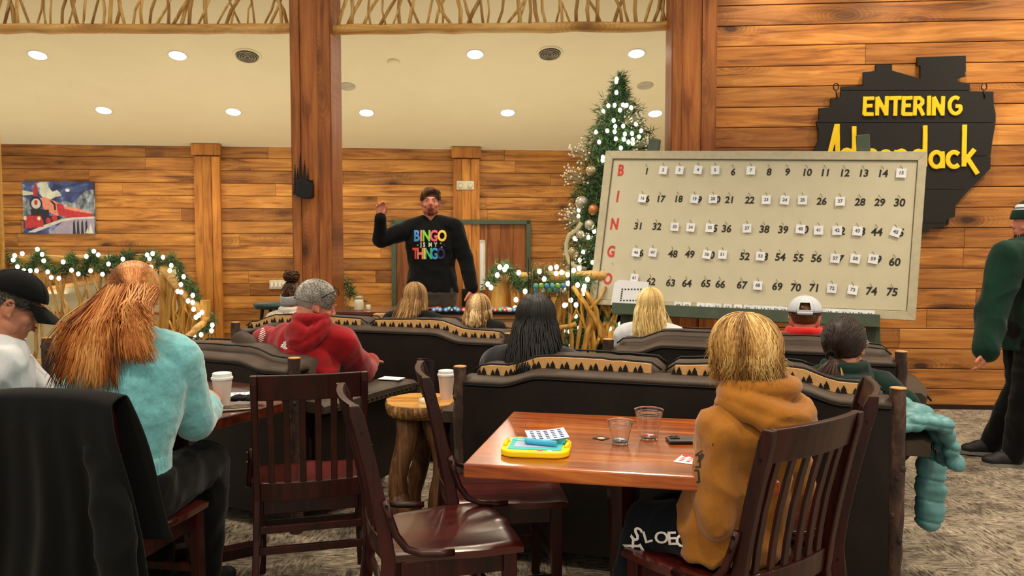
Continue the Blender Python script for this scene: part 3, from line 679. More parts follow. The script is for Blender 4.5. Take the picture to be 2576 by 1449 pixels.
# easel
easel = empty('easel', (1.2, 6.2, 0), 0, 'dark green painted wooden easel holding the bingo board', 'easel')
def world_build(mb, name, mat, par, **kw):
    o = mb.build(name, mat, par, **kw); o.location = -V(par.location); return o
def slab(mb, A, B, w, t, nrm):
    A, B = V(A), V(B); d = (B-A).normalized(); n = V(nrm); n = (n-d*n.dot(d)).normalized(); s = d.cross(n)
    P = []
    for q in (A, B):
        for a, b in ((-1, -1), (1, -1), (1, 1), (-1, 1)): P.append(q+s*(a*w/2)+n*(b*t/2))
    mb.hexa(P)
Zb = lambda x, y, o: bp(*bz(x, y), o)
mb = MB(); A = Zb(385, 1170, .05); B = Zb(2182, 1256, .05); slab(mb, A, B, .092, .10, BN); world_build(mb, 'ledge', 'green_paint', easel, bevel=.004)
lg = []
for x0, x1, nm in ((1648, 1566, 'L'), (2170, 2198, 'R')):
    t_ = bp(x0, 351 if nm == 'L' else 340, -.06); b_ = bp(x1, 870, -.06); d_ = (b_-t_).normalized(); g = t_+d_*((t_.z)/(-d_.z)); mb = MB(); slab(mb, g+V((0, 0, .0)), t_, .095, .045, BN)
    world_build(mb, 'front_leg', 'green_paint', easel, bevel=.006); lg.append((t_, g))
for (t_, g), s in zip(lg, (.25, .35)):
    mb = MB(); top = lerp(t_, g, .3); slab(mb, top+V((0, .06, 0)), V((g.x+s*.8, g.y+.62, 0)), .07, .045, BN); world_build(mb, 'rear_leg', 'green_dark', easel, bevel=.004)
mb = MB(); slab(mb, lerp(*lg[0], .72), lerp(*lg[1], .72), .08, .04, BN); world_build(mb, 'cross_rail', 'green_paint', easel, bevel=.004)
# ledge tags
ws = ['48', '62', '6', '1', '21', '13', '26', '32', '71', '14', '31', '52', '17', '55', '9', '36', '29', '1', '10', '8', '44', '14', '22', '56']
xs = [820, 880, 972, 1030, 1085, 1155, 1225, 1290, 1347, 1392, 1437, 1482, 1530, 1575, 1620, 1670, 1725, 1790, 1843, 1890, 1940, 1990, 2050, 2115]
ordn = ['first', 'second', 'third', 'fourth', 'fifth', 'sixth', 'seventh', 'eighth', 'ninth', 'tenth', 'eleventh', 'twelfth', 'thirteenth', 'fourteenth', 'fifteenth', 'sixteenth', 'seventeenth', 'eighteenth', 'nineteenth', 'twentieth', 'twenty-first', 'twenty-second', 'twenty-third', 'twenty-fourth']
for i, x in enumerate(xs):
    zy = 1124+(x-385)*86/1797+32; p = bl(*bz(x, zy-24), .03+.004*(i % 3))
    tagthing('number_tag', V((p.x, p.y+.002, .035+.004*(i % 3))), -.02+rg.uniform(-.05, .05), ws[i], 'white number tag standing on the green easel ledge, %s from the left end' % ordn[i], .062)
# bingo pattern sheet
pts = [bl(*bz(*q)) for q in ((425, 978), (628, 994), (622, 1150), (372, 1146), (396, 1000))]
sh = empty('pattern_sheet', (0, 0, 0), 0, 'white sheet with a dotted square pattern at the lower left corner of the board', 'paper sheet'); sh.matrix_world = BF
mb = MB(); a = [mb.pv((p.x, p.y, .022)) for p in pts]; b = [mb.pv((p.x, p.y, .0245)) for p in pts]; mb.face(a); mb.face(b[::-1])
for i in range(5): mb.face((a[i], a[(i+1) % 5], b[(i+1) % 5], b[i]))
mb.build('sheet', 'paper', sh)
mb = MB()
for i in range(7):
    for j in range(6):
        if i in (0, 6) or j in (0, 5):
            p = bl(*bz(450+i*21-j*2, 1042+j*15)); mb.box((p.x, p.y, .0255), (.014, .012, .001))
mb.build('printed_dots', 'ink', sh)

# ------------------------------------------------------------------ counter, balls, cage in front of the presenter
def counter():
    Y = 6.42; A = at(985, 790, Y); B = at(1325, 792, Y); z = A.z; t = empty('counter_table', ((A.x+B.x)/2, Y+.2, 0), 0, 'light wood counter table under the rows of bingo balls', 'table')
    w = B.x-A.x+.3; mb = MB(); mb.box((0, -.0, z-.02), (w, .42, .04), r=.6); mb.build('tabletop', 'bench_top', t, bevel=.004)
    mb = MB(); mb.box((0, -.17, z-.14), (w-.06, .03, .20), r=.8); mb.build('apron', 'bench_top', t)
    for sx in (-1, 1):
        for sy in (-.16, .16):
            mb = MB(); mb.box((sx*(w/2-.08), sy, (z-.04)/2), (.07, .07, z-.04), r=.3); mb.build('leg', 'bench_top', t)
    return z
zc_ = counter()
A = at(835, 795, 6.5); t = empty('side_table', (A.x+.26, 6.82, 0), 0, 'dark wooden table with a pale jar on it behind the red hooded man', 'table')
mb = MB(); mb.prism([(-.33, -.28), (.28, -.28), (.36, -.1), (.36, .3), (-.33, .3)], 0, .035, M.Translation((0, 0, zc_-.03)) @ M(((1, 0, 0, 0), (0, 0, 1, 0), (0, 1, 0, 0), (0, 0, 0, 1)))); mb.build('tabletop', 'table_dark', t)
mb = MB(); mb.box((0, 0, (zc_-.03)/2+.02), (.16, .16, zc_-.07)); mb.build('pedestal', 'table_dark', t)
mb = MB(); mb.box((0, 0, .02), (.5, .06, .04)); mb.box((0, 0, .02), (.06, .5, .04)); mb.build('foot', 'table_dark', t)
A = at(903, 783, 6.7); t = empty('jar', (A.x, 6.7, zc_+.005), 0, 'pale cream lidded jar on the dark side table', 'jar'); mb = MB(); mb.lathe([(.035, 0), (.04, .01), (.04, .075), (.034, .09), (.026, .098)], 20); mb.build('body', 'jar_cream', t, smooth=True)
mb = MB(); mb.lathe([(.03, .098), (.03, .118), (.01, .122)], 20); mb.build('lid', 'plastic_grey', t, smooth=True); mb = MB(); mb.tube([(-.03, 0, .118), (-.02, 0, .132), (.02, 0, .132), (.03, 0, .118)], .002, 5); mb.build('bail_wire', 'phone_metal', t)
A = at(926, 777, 6.75); mb = MB(); mb.lathe([(.02, 0), (.022, .005), (.022, .042), (.018, .045)], 16, (0, 0, 0)); o = mb.build('candle', 'jar_cream', smooth=True); o.location = (A.x, 6.75, zc_+.005); tag(o, 'short pale candle beside the cream jar on the dark side table', 'candle')
tr = empty('ball_tray', (at(1180, 785, 6.45).x, 6.47, zc_), 0, 'black long tray holding the drawn bingo balls on the counter', 'tray'); mb = MB()
mb.box((0, 0, .004), (.84, .16, .008)); mb.build('tray_base', 'metal_black', tr)
for sy in (-1, 1): mb = MB(); mb.box((0, sy*.078, .011), (.84, .006, .014)); mb.build('tray_rim', 'metal_black', tr)
cols = ['ink_blue', 'ink_cyan', 'ink_blue', 'ink_indigo', 'ink_blue', 'ink_red', 'ink_sgreen', 'ink_teal', 'ink_cyan', 'ink_teal', 'ink_red', 'ink_sgreen', 'ink_red', 'ink_white', 'ink_blue', 'ink_white']
cn = {'ink_blue': 'blue', 'ink_cyan': 'light blue', 'ink_indigo': 'dark blue', 'ink_red': 'red', 'ink_sgreen': 'green', 'ink_teal': 'teal', 'ink_white': 'white'}
bxs = list(range(1092, 1176, 15))+[1185, 1200, 1215, 1230, 1246, 1258, 1270, 1282, 1294, 1304]
def ballmesh(): mb = MB(); mb.ell((0, 0, 0), .022, n=14, k=8); return mb.mesh('bingo_ball', ['ink_blue'])
for i, px in enumerate(bxs[:16]):
    for row in (0, 1):
        if row and i % 3 == 1: continue
        c = cols[(i+row*5) % 16]; mb = MB(); mb.ell((0, 0, 0), .0215, n=14, k=8); o = mb.build('bingo_ball', c, smooth=True)
        P = at(px+row*6, 780, 6.43); o.location = (P.x+.0, 6.425+row*.09, zc_+.031)
        tag(o, '%s bingo ball, %s row of the counter tray, %s from the left' % (cn[c], 'back' if row else 'front', ordn[i]), 'bingo ball', 'bingo balls on the counter')
        mb = MB(); mb.lathe([(.009, 0), (.006, .002)], 12); q = mb.build('number_spot', 'tag_white', o); q.matrix_local = M.Translation((0, -.0200, .004)) @ M.Rotation(pi/2, 4, 'X')
cg = at(1382, 703, 6.45); t = empty('ball_cage', (cg.x, 6.45, zc_), 0, 'brass wire bingo ball cage on the counter before the garland railing', 'ball cage')
gz = cg.z-zc_; r_ = .14; mb = MB()
for i in range(7):
    x = -.14+.28*i/6; rr = r_*(1 if 0 < i < 6 else .82); mb.tube([(x, rr*cos(a*pi/12), gz+rr*sin(a*pi/12)) for a in range(24)], .0024, 5, closed=True)
for a in range(22): mb.tube([(-.14, r_*.82*cos(a*pi/11), gz+r_*.82*sin(a*pi/11)), (-.12, r_*cos(a*pi/11), gz+r_*sin(a*pi/11)), (.12, r_*cos(a*pi/11), gz+r_*sin(a*pi/11)), (.14, r_*.82*cos(a*pi/11), gz+r_*.82*sin(a*pi/11))], .0018, 5)
mb.build('wire_drum', 'brass', t, smooth=True)
for s in (-1, 1): mb = MB(); mb.tube([(s*.17, -.08, 0), (s*.17, 0, gz+.17), (s*.17, .08, 0)], .004, 6); mb.tube([(s*.17, 0, gz), (s*.13, 0, gz)], .004, 6); mb.build('side_stand', 'metal_black', t)
mb = MB(); mb.tube([(-.18, 0, gz+.02), (-.21, 0, gz+.02), (-.21, -.07, gz+.02), (-.25, -.07, gz+.02)], .005, 6); mb.build('crank', 'brass', t)
mb = MB(); mb.lathe([(.05, 0), (.05, .01), (.012, .02), (.012, gz-r_*.98)], 12); mb.build('centre_foot', 'metal_black', t)
rg2 = random.Random(9); cc2 = ['ink_teal', 'ink_sgreen', 'ink_green', 'ink_cyan', 'ink_blue', 'ink_white']
cn2 = {'ink_teal': 'teal', 'ink_sgreen': 'green', 'ink_green': 'lime green', 'ink_cyan': 'light blue', 'ink_blue': 'blue', 'ink_white': 'white'}
k = 0
for lay, (zz, nn, yy) in enumerate(((-.088, 5, .02), (-.088, 5, -.035), (-.052, 6, -.06), (-.05, 6, .0))):
    for i in range(nn):
        c = cc2[(i*2+lay*3) % 6]; mb = MB(); mb.ell((0, 0, 0), .0205, n=12, k=7); o = mb.build('bingo_ball', c, smooth=True); x = (-.105 if nn == 5 else -.11)+(.0525 if nn == 5 else .044)*i
        o.location = (cg.x+x, 6.45+yy, cg.z+zz); tag(o, '%s ball in the wire cage, %s layer, %s from left, %s side' % (cn2[c], 'bottom' if lay < 2 else 'top', ordn[i], 'near' if yy < -.01 else 'far'), 'bingo ball', 'bingo balls in the cage')
# green round stool top behind the girl with the bun
A = at(690, 762, 6.6); t = empty('round_stool', (A.x, 6.6, 0), 0, 'round dark teal stool seat standing by the plank wall under the switch plate', 'stool')
mb = MB(); mb.lathe([(.03, A.z-.05), (.15, A.z-.045), (.17, A.z-.02), (.165, A.z), (.05, A.z+.004)], 28); mb.build('seat', 'teal_stool', t, smooth=True)
for a in range(4): mb = MB(); mb.tube([(.1*cos(a*pi/2+.6), .1*sin(a*pi/2+.6), A.z-.05), (.2*cos(a*pi/2+.6), .2*sin(a*pi/2+.6), 0)], .015, 8); mb.build('leg', 'iron', t)
# ------------------------------------------------------------------ twig railings
def twigpts(a, b, rg, wob=.03, n=7):
    a, b = V(a), V(b); P = []; off = V((0, 0, 0))
    for i in range(n+1):
        t = i/n; off += V((rg.gauss(0, wob*.5), rg.gauss(0, wob*.2), 0)); e = sin(pi*t)**.7 if 0 < t < 1 else 0
        P.append(lerp(a, b, t)+off*e)
    return P
def twig(parent, a, b, r, rg, mat='twig', wob=.03, branch=.5, name='twig'):
    mb = MB(); mb.cr = rg.random(); P = twigpts(a, b, rg, wob); n = len(P)
    mb.tube(P, [r*(1-.35*i/n)*rg.uniform(.85, 1.15) for i in range(n)], 7)
    if rg.random() < branch:
        k = rg.randint(2, n-3); q = P[k]; L = (V(b)-V(a)).length*rg.uniform(.25, .5); s = rg.choice((-1, 1)); dz = 1 if b[2] > a[2] else -1
        e = q+V((s*L*rg.uniform(.25, .6), 0, dz*L)); e.z = min(e.z, max(a[2], b[2])); mb.tube(twigpts(q, e, rg, wob*.6, 4), [r*.7, r*.6, r*.55, r*.5, r*.4], 6)
    o = mb.build(name, mat, parent, smooth=True); o.location = -V(parent.location); return o
def log(parent, A, B, r, mat, name, rg, n=14):
    mb = MB(); P = [lerp(V(A), V(B), i/n)+V((0, rg.gauss(0, .004), rg.gauss(0, .004))) for i in range(n+1)]; mb.tube(P, [r*rg.uniform(.94, 1.06) for _ in P], 14)
    L = (V(B)-V(A)).length; o = mb.build(name, mat, parent, smooth=True, auto=50); o.location = -V(parent.location); return o
rg = random.Random(21)
def upper(pa, pb, ya, yb, D, n, lab):
    A = at(pa, ya, D); B = at(pb, yb, D-.03*(1 if pa > 700 else 1)); t = empty('twig_railing', tuple(A), 0, lab, 'railing')
    log(t, A, B, .045, 'log_x', 'bottom_log', rg); zt = A.z+.95
    log(t, V((A.x, A.y, zt)), V((B.x, B.y, zt)), .045, 'log_x', 'top_log', rg)
    for i in range(n):
        f = (i+.5)/n+rg.uniform(-.35, .35)/n; lean = rg.uniform(-.22, .22)
        a = lerp(A, B, f); b = lerp(A, B, max(0, min(1, f+lean/ (B.x-A.x)*2.2))); y = rg.uniform(-.02, .02)
        twig(t, (a.x, a.y+y, A.z+.03), (b.x, b.y-y, zt-.03), rg.uniform(.010, .019), rg, 'twig', .05, .55)
upper(-40, 738, 72, 72, 7.35, 38, 'upper peeled-twig railing with a log rail, left of the left timber post')
upper(838, 1690, 74, 66, 7.2, 42, 'upper peeled-twig railing with a log rail, between the two timber posts')
# left lower railing with posts
def rail(name_lab, A, B, zb, n, mat='twig', r=(.012, .024)):
    t = empty('twig_railing', tuple(A), 0, name_lab, 'railing'); log(t, A, B, .048, 'log_x', 'handrail', rg)
    for i in range(n):
        f = (i+.5)/n+rg.uniform(-.4, .4)/n; f2 = min(.98, max(.02, f+rg.uniform(-.12, .12))); a = lerp(A, B, f); b = lerp(A, B, f2)
        twig(t, (b.x, b.y, zb), (a.x, a.y, a.z-.03), rg.uniform(*r), rg, mat, .04, .6)
    return t
A = at(18, 655, 7.9); B = at(372, 652, 7.9)
t = rail('peeled-twig balustrade with a garland on its handrail, at the far left', A, B, .25, 20); log(t, V((A.x, A.y, .25)), V((B.x, B.y, .25)), .04, 'log_x', 'lower_rail', rg)
def cpost(par, px, ytop, Y, r, mat='pine_post', name='post'):
    P = at(px, ytop, Y); mb = MB(); n = 9; mb.tube([(P.x+rg.uniform(-.004, .004), P.y, -.3+(P.z+.3)*i/n) for i in range(n+1)], [r*rg.uniform(.95, 1.05) for _ in range(n+1)], 14); o = mb.build(name, mat, par, smooth=True, auto=50); o.location = -V(par.location); return P
cpost(t, 6, 636, 7.9, .075); cpost(t, 348, 640, 7.9, .06)
A = at(408, 672, 7.85); B = at(520, 800, 7.3); t = rail('descending stair balustrade of golden twigs, left of the stair foot', A, B, 0, 26, 'twig_gold', (.013, .026)); cpost(t, 414, 690, 7.85, .062); cpost(t, 516, 755, 7.25, .045)
A = at(524, 800, 7.25); B = at(470, 850, 6.9)
log(t, A, B, .03, 'log_x', 'lower_rail', rg)
# right lower railing before the tree
A = at(1255, 698, 6.75); B = at(1560, 694, 6.65); t = rail('peeled-twig railing with a lit garland in front of the decorated tree', A, B, .3, 20, 'twig_gold', (.014, .028)); log(t, V((A.x, A.y, .3)), V((B.x, B.y, .3)), .035, 'log_x', 'lower_rail', rg)
P = at(1265, 672, 6.8); mb = MB(); mb.tube([(P.x+.03*sin(i*.7), P.y, P.z*i/9) for i in range(10)], [(.10-.02*(i % 3)/3, .075) for i in range(10)], 16); o = mb.build('driftwood_post', 'pine_post', t, smooth=True, auto=50); o.location = -V(t.location)
for a, b in (((1400, 735), (1360, 900)), ((1440, 720), (1520, 860)), ((1472, 730), (1530, 900)), ((1500, 780), (1470, 900)), ((1405, 835), (1450, 815))):
    twig(t, at(*b, 6.6), at(*a, 6.6), .026, rg, 'twig_gold', .03, .8)
A = at(846, 700, 7.9); B = at(900, 790, 7.6); t = rail('short twig stair rail with a garland, right of the left timber post', A, B, .3, 6, 'twig')
cpost(t, 852, 690, 7.9, .035)
# stair half wall behind the left balustrade
mb = MB(); zz0 = -.3; D = 9.4; pts = [at(60, 742, D), at(282, 703, D), at(440, 676, D)]
poly = [(p.x, p.z) for p in pts]+[(pts[2].x, zz0), (pts[0].x, zz0)]; mb.prism(poly, D, D+.1); structure(mb.build('wall_stair', 'stair_white'))
mb = MB(); slab(mb, pts[0]+V((0, .03, .02)), pts[2]+V((0, .03, .02)), .14, .045, (0, 0, 1)); structure(mb.build('trim_7', 'log_x'))
a_ = at(60, 787, D-.02); b_ = at(440, 789, D-.02); mb = MB(); slab(mb, a_, b_, .02, .03, (0, 0, 1)); structure(mb.build('trim_8', 'post_wood'))

# ------------------------------------------------------------------ garlands, bulbs
def needles(mb, P, axis, n, spread, rg, L=.05, w=.0035):
    axis = V(axis).normalized()
    for _ in range(n):
        d = V((rg.gauss(0, 1), rg.gauss(0, 1), rg.gauss(0, 1))).normalized(); q = P+d*rg.uniform(0, spread)+axis*rg.uniform(-.5, .5)*spread*2
        e = q+(d+axis*.6).normalized()*L*rg.uniform(.6, 1.2); s = (e-q).cross(V((rg.random()-.5, rg.random()-.5, rg.random()-.5)))
        if s.length < 1e-6: continue
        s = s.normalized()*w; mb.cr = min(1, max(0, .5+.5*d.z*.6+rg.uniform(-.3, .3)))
        ids = [mb.pv(q-s), mb.pv(q+s), mb.pv(e)]; mb.face(ids)
bulb_me = None
def bulb(par, P, r=.015):
    global bulb_me
    if bulb_me is None:
        mb = MB(); mb.ell((0, 0, 0), 1.0, n=10, k=6); bulb_me = mb.mesh('light_bulb', ['bulb_glow']); bulb_me.polygons.foreach_set('use_smooth', [True]*len(bulb_me.polygons))
    o = bpy.data.objects.new('light_bulb', bulb_me); COL.objects.link(o); o.parent = par; o.location = V(P)-V(par.location); o.scale = (r, r, r*1.2)
def garland(pts, lab, nb, dens=900, spread=.05, wraps=0, wr=.08, D=None, bulbs=None):
    t = empty('garland', tuple(pts[0]), 0, lab, 'garland'); mb = MB(); rg = random.Random(len(lab)); path = []
    for i in range(len(pts)-1):
        n = max(2, int((pts[i+1]-pts[i]).length/.03))
        for k in range(n): path.append(lerp(pts[i], pts[i+1], k/n))
    tot = len(path); P2 = []
    for i, p in enumerate(path):
        a = 2*pi*wraps*i/tot; P2.append(p+V((0, wr*cos(a), wr*sin(a))) if wraps else p)
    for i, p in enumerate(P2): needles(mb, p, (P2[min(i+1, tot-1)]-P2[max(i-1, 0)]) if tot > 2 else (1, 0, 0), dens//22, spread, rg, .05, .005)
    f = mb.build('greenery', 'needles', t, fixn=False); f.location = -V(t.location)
    for k in range(nb):
        p = P2[int((k+.5)/nb*tot)]; d = V((rg.uniform(-.5, .5), -1, rg.uniform(-.9, .9))).normalized(); bulb(t, p+d*(spread+.025))
    for q in bulbs or []: bulb(t, q, .018)
    return t
Y = 7.84
gp = [(28, 640), (40, 665), (75, 680), (92, 640), (105, 640), (115, 670), (150, 688), (172, 655), (180, 645), (186, 670), (210, 688), (228, 640), (238, 645), (244, 672), (262, 684), (278, 650), (288, 655), (294, 675), (310, 645), (325, 640), (332, 665), (352, 672), (372, 640), (395, 645), (402, 680), (430, 648)]
garland([at(x, y, Y-.07*(i % 2)) for i, (x, y) in enumerate(gp)], 'green garland with white lights wrapped around the far left handrail', 0, 1000, .045,
        bulbs=[at(x, y, Y-.13) for x, y in ((37, 643), (56, 638), (33, 654), (44, 671), (60, 681), (76, 681), (92, 681), (94, 627), (106, 640), (110, 656), (120, 684), (129, 698), (148, 700), (159, 659), (180, 680), (197, 689), (236, 632), (247, 641), (217, 645), (228, 681), (258, 690), (273, 664), (309, 652), (307, 667), (297, 680), (370, 641), (384, 638), (376, 651), (410, 647), (380, 672))])
gp = [(430, 648), (445, 665), (455, 690), (470, 712), (485, 730), (492, 750), (505, 770), (510, 790), (500, 805)]
garland([at(x, y, 7.7-.05*i) for i, (x, y) in enumerate(gp)], 'green garland with white lights draped down the left stair balustrade', 0, 1200, .055,
        bulbs=[at(x, y, 7.6-.05*i) for i, (x, y) in enumerate(((431, 668), (427, 681), (462, 696), (455, 716), (447, 733), (456, 735), (485, 743), (473, 757), (485, 761), (487, 778), (508, 786), (500, 793), (493, 798)))])
garland([at(x, y, 7.2) for x, y in ((536, 800), (528, 822), (505, 832), (495, 845))], 'small garland end with white lights at the left stair foot', 0, 1000, .05, bulbs=[at(x, y, 7.12) for x, y in ((534, 818), (532, 832), (480, 845), (488, 846), (506, 842))])
garland([at(x, y, 7.7) for x, y in ((852, 690), (862, 710), (878, 725), (885, 745), (900, 755)) ], 'short green garland hanging beside the left timber post above the jar', 0, 1500, .07, bulbs=[])
gp = [(1228, 712), (1240, 700), (1250, 680), (1275, 672), (1290, 690), (1300, 715), (1330, 712), (1345, 690), (1370, 692), (1385, 720), (1410, 730), (1430, 705), (1450, 700), (1470, 715), (1490, 705)]
garland([at(x, y, 6.62-.04*(i % 2)) for i, (x, y) in enumerate(gp)], 'green garland with white lights wound along the railing before the tree', 0, 1300, .06,
        bulbs=[at(x, y, 6.54) for x, y in ((1227, 715), (1235, 723), (1251, 692), (1269, 678), (1257, 672), (1305, 686), (1274, 671), (1298, 754), (1296, 775), (1321, 733), (1357, 683), (1369, 702), (1385, 675), (1400, 672), (1399, 688), (1413, 685), (1428, 691), (1443, 680), (1457, 675), (1429, 713), (1453, 717), (1470, 721), (1478, 703), (1468, 729), (1417, 727), (1420, 768), (1449, 767), (1436, 755))])

# ------------------------------------------------------------------ decorated tree
TX = at(1556, 600, 7.15).x; TY = 7.15; ztop = at(1550, 186, 7.15).z
t = empty('christmas_tree', (TX, TY, 0), 0, 'tall decorated evergreen tree with white lights behind the bingo board', 'christmas tree')
rg = random.Random(33); mb = MB(); mb.tube([(0, 0, 0), (0, 0, ztop-.5)], [.05, .015], 8); mb.build('trunk', 'root_wood', t)
mb = MB(); H = ztop; nb = 0
def trad(z):
    f = (H-z)/H; T_ = ((0, .02), (.05, .05), (.09, .13), (.18, .23), (.32, .34), (.5, .42), (.8, .54), (1, .58))
    for (a, ra), (b, rb) in zip(T_, T_[1:]):
        if f <= b: return ra+(rb-ra)*(f-a)/(b-a)
    return .58
for i in range(640):
    f = (i/640)**.72; z = H-.02-f*(H-.35); a = i*2.399; r = trad(z)*rg.uniform(.75, 1.15); P0 = V((0, 0, z+.05*f)); e = V((r*cos(a), r*sin(a), z-.10*r+rg.uniform(-.02, .02)+.06*min(1, f*4)))
    st = max(3, int(r/.035))
    for k in range(st):
        q = lerp(P0, e, (k+1)/st); needles(mb, q, e-P0, 15, .032, rg, .065, .0048)
needles(mb, V((0, 0, H-.1)), (0, 0, 1), 120, .03, rg, .07, .003); needles(mb, V((0, 0, H-.22)), (0, 0, 1), 160, .05, rg, .07, .003); needles(mb, V((0, 0, H-.02)), (0, 0, 1), 60, .015, rg, .05, .003)
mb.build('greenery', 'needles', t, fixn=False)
tb = [(1541, 200), (1545, 207), (1548, 234), (1513, 281), (1527, 267), (1541, 266), (1561, 265), (1570, 266), (1582, 272), (1553, 278), (1580, 302), (1592, 313), (1537, 304), (1540, 319), (1559, 318), (1521, 330), (1494, 333), (1538, 332), (1562, 338), (1580, 337), (1540, 350), (1559, 351), (1570, 358), (1581, 352), (1581, 361), (1502, 358), (1551, 373), (1509, 396), (1508, 404), (1520, 395), (1452, 529), (1452, 544), (1474, 560), (1480, 568), (1485, 582), (1497, 573), (1496, 583), (1472, 597), (1445, 602), (1460, 634), (1452, 654), (1480, 660), (1440, 684), (1459, 738), (1441, 795), (1414, 832), (1427, 833), (1465, 838), (1478, 840), (1500, 850), (1429, 868), (1504, 725), (1535, 780), (1539, 815), (1516, 826), (1530, 842), (1421, 766), (1448, 824), (1420, 600), (1606, 330), (1598, 345)]
for x, y in tb:
    P = at(x, y, TY); rr = trad(P.z); dx = max(-rr*.97, min(rr*.97, P.x-TX)); yy = -sqrt(max(0, rr*rr-dx*dx)); bulb(t, V((TX+dx, TY+yy-.02, at(x, y, TY+yy).z)), .016)
def hang(name, px, py, r, mat, lab, cat='ornament'):
    P = at(px, py, TY); rr = trad(P.z); dx = max(-rr*.95, min(rr*.95, P.x-TX)); Yd = TY-sqrt(max(0, rr*rr-dx*dx))-.05; P = at(px, py, Yd); r *= 1.25; t = empty(name, tuple(P), 0, lab, cat)
    mb = MB(); mb.ell((0, 0, 0), r, n=20, k=12); mb.build('ball', mat, t, smooth=True); mb = MB(); mb.lathe([(r*.25, r*.9), (r*.25, r*1.15), (r*.1, r*1.2)], 12); mb.tube([(0, 0, r*1.15), (0, .01, r*1.9)], .002, 5); mb.build('cap', 'brass', t)
hang('tree_ornament', 1487, 430, .037, 'orn_champagne', 'champagne ball ornament high on the left side of the tree')
hang('tree_ornament', 1493, 528, .036, 'orn_copper', 'copper orange ball ornament beside the silver disc on the tree')
hang('tree_ornament', 1464, 510, .048, 'orn_silver', 'large silver-white ornament on the left edge of the tree')
hang('tree_ornament', 1443, 636, .042, 'orn_champagne', 'pale gold ornament low on the left side of the tree')
hang('tree_ornament', 1483, 565, .034, 'orn_silver', 'white pearl ornament at the board edge on the tree')
hang('tree_ornament', 1460, 590, .03, 'orn_silver', 'small silver ornament below the copper one on the tree')
def spray(px, py, lab, dirx=-1, n=34, L=.13):
    P = at(px, py, TY-.3 if dirx < 0 else TY-.25); t = empty('berry_spray', tuple(P), 0, lab, 'berry spray'); rg = random.Random(px); st = MB(); bb = MB()
    for i in range(n):
        d = V((dirx*rg.uniform(-.3, 1), rg.uniform(-.5, .3), rg.uniform(-.45, .75))).normalized(); e = d*L*rg.uniform(.3, 1); o_ = V((-dirx*.06, .04, -.03)); st.tube([o_, e], .0015, 4); bb.ell(e, rg.uniform(.006, .010), n=7, k=5)
    st.build('stems', 'ribbon', t); bo = bb.build('berries', 'berry', t, smooth=True); bo['kind'] = 'stuff'
spray(1462, 382, 'white berry spray high on the left edge of the tree'); spray(1448, 443, 'white berry spray beside the champagne ornament on the tree'); spray(1443, 545, 'white berry spray at the middle left edge of the tree')
spray(1592, 300, 'white berry spray near the upper right of the tree', 1); spray(1608, 368, 'white berry spray just above the board edge on the tree', 1, 26, .11); spray(1480, 620, 'white berry spray low on the tree beside the board', 1, 20, .12); spray(1432, 672, 'white berry spray where the tree meets the railing', 1, 40, .16)
t = empty('ribbon', tuple(at(1450, 600, 6.72)), 0, 'pale ribbon looping down the left side of the tree', 'ribbon'); mb = MB()
rp = [(1463, 560), (1450, 580), (1432, 590), (1425, 610), (1424, 635), (1432, 660), (1450, 672), (1475, 678)]
mb.tube([at(x, y, 6.78) for x, y in rp], [(.018, .004)]*len(rp), 8, up=(0, 1, 0)); o = mb.build('loop', 'ribbon', t, smooth=True); o.location = -V(t.location)
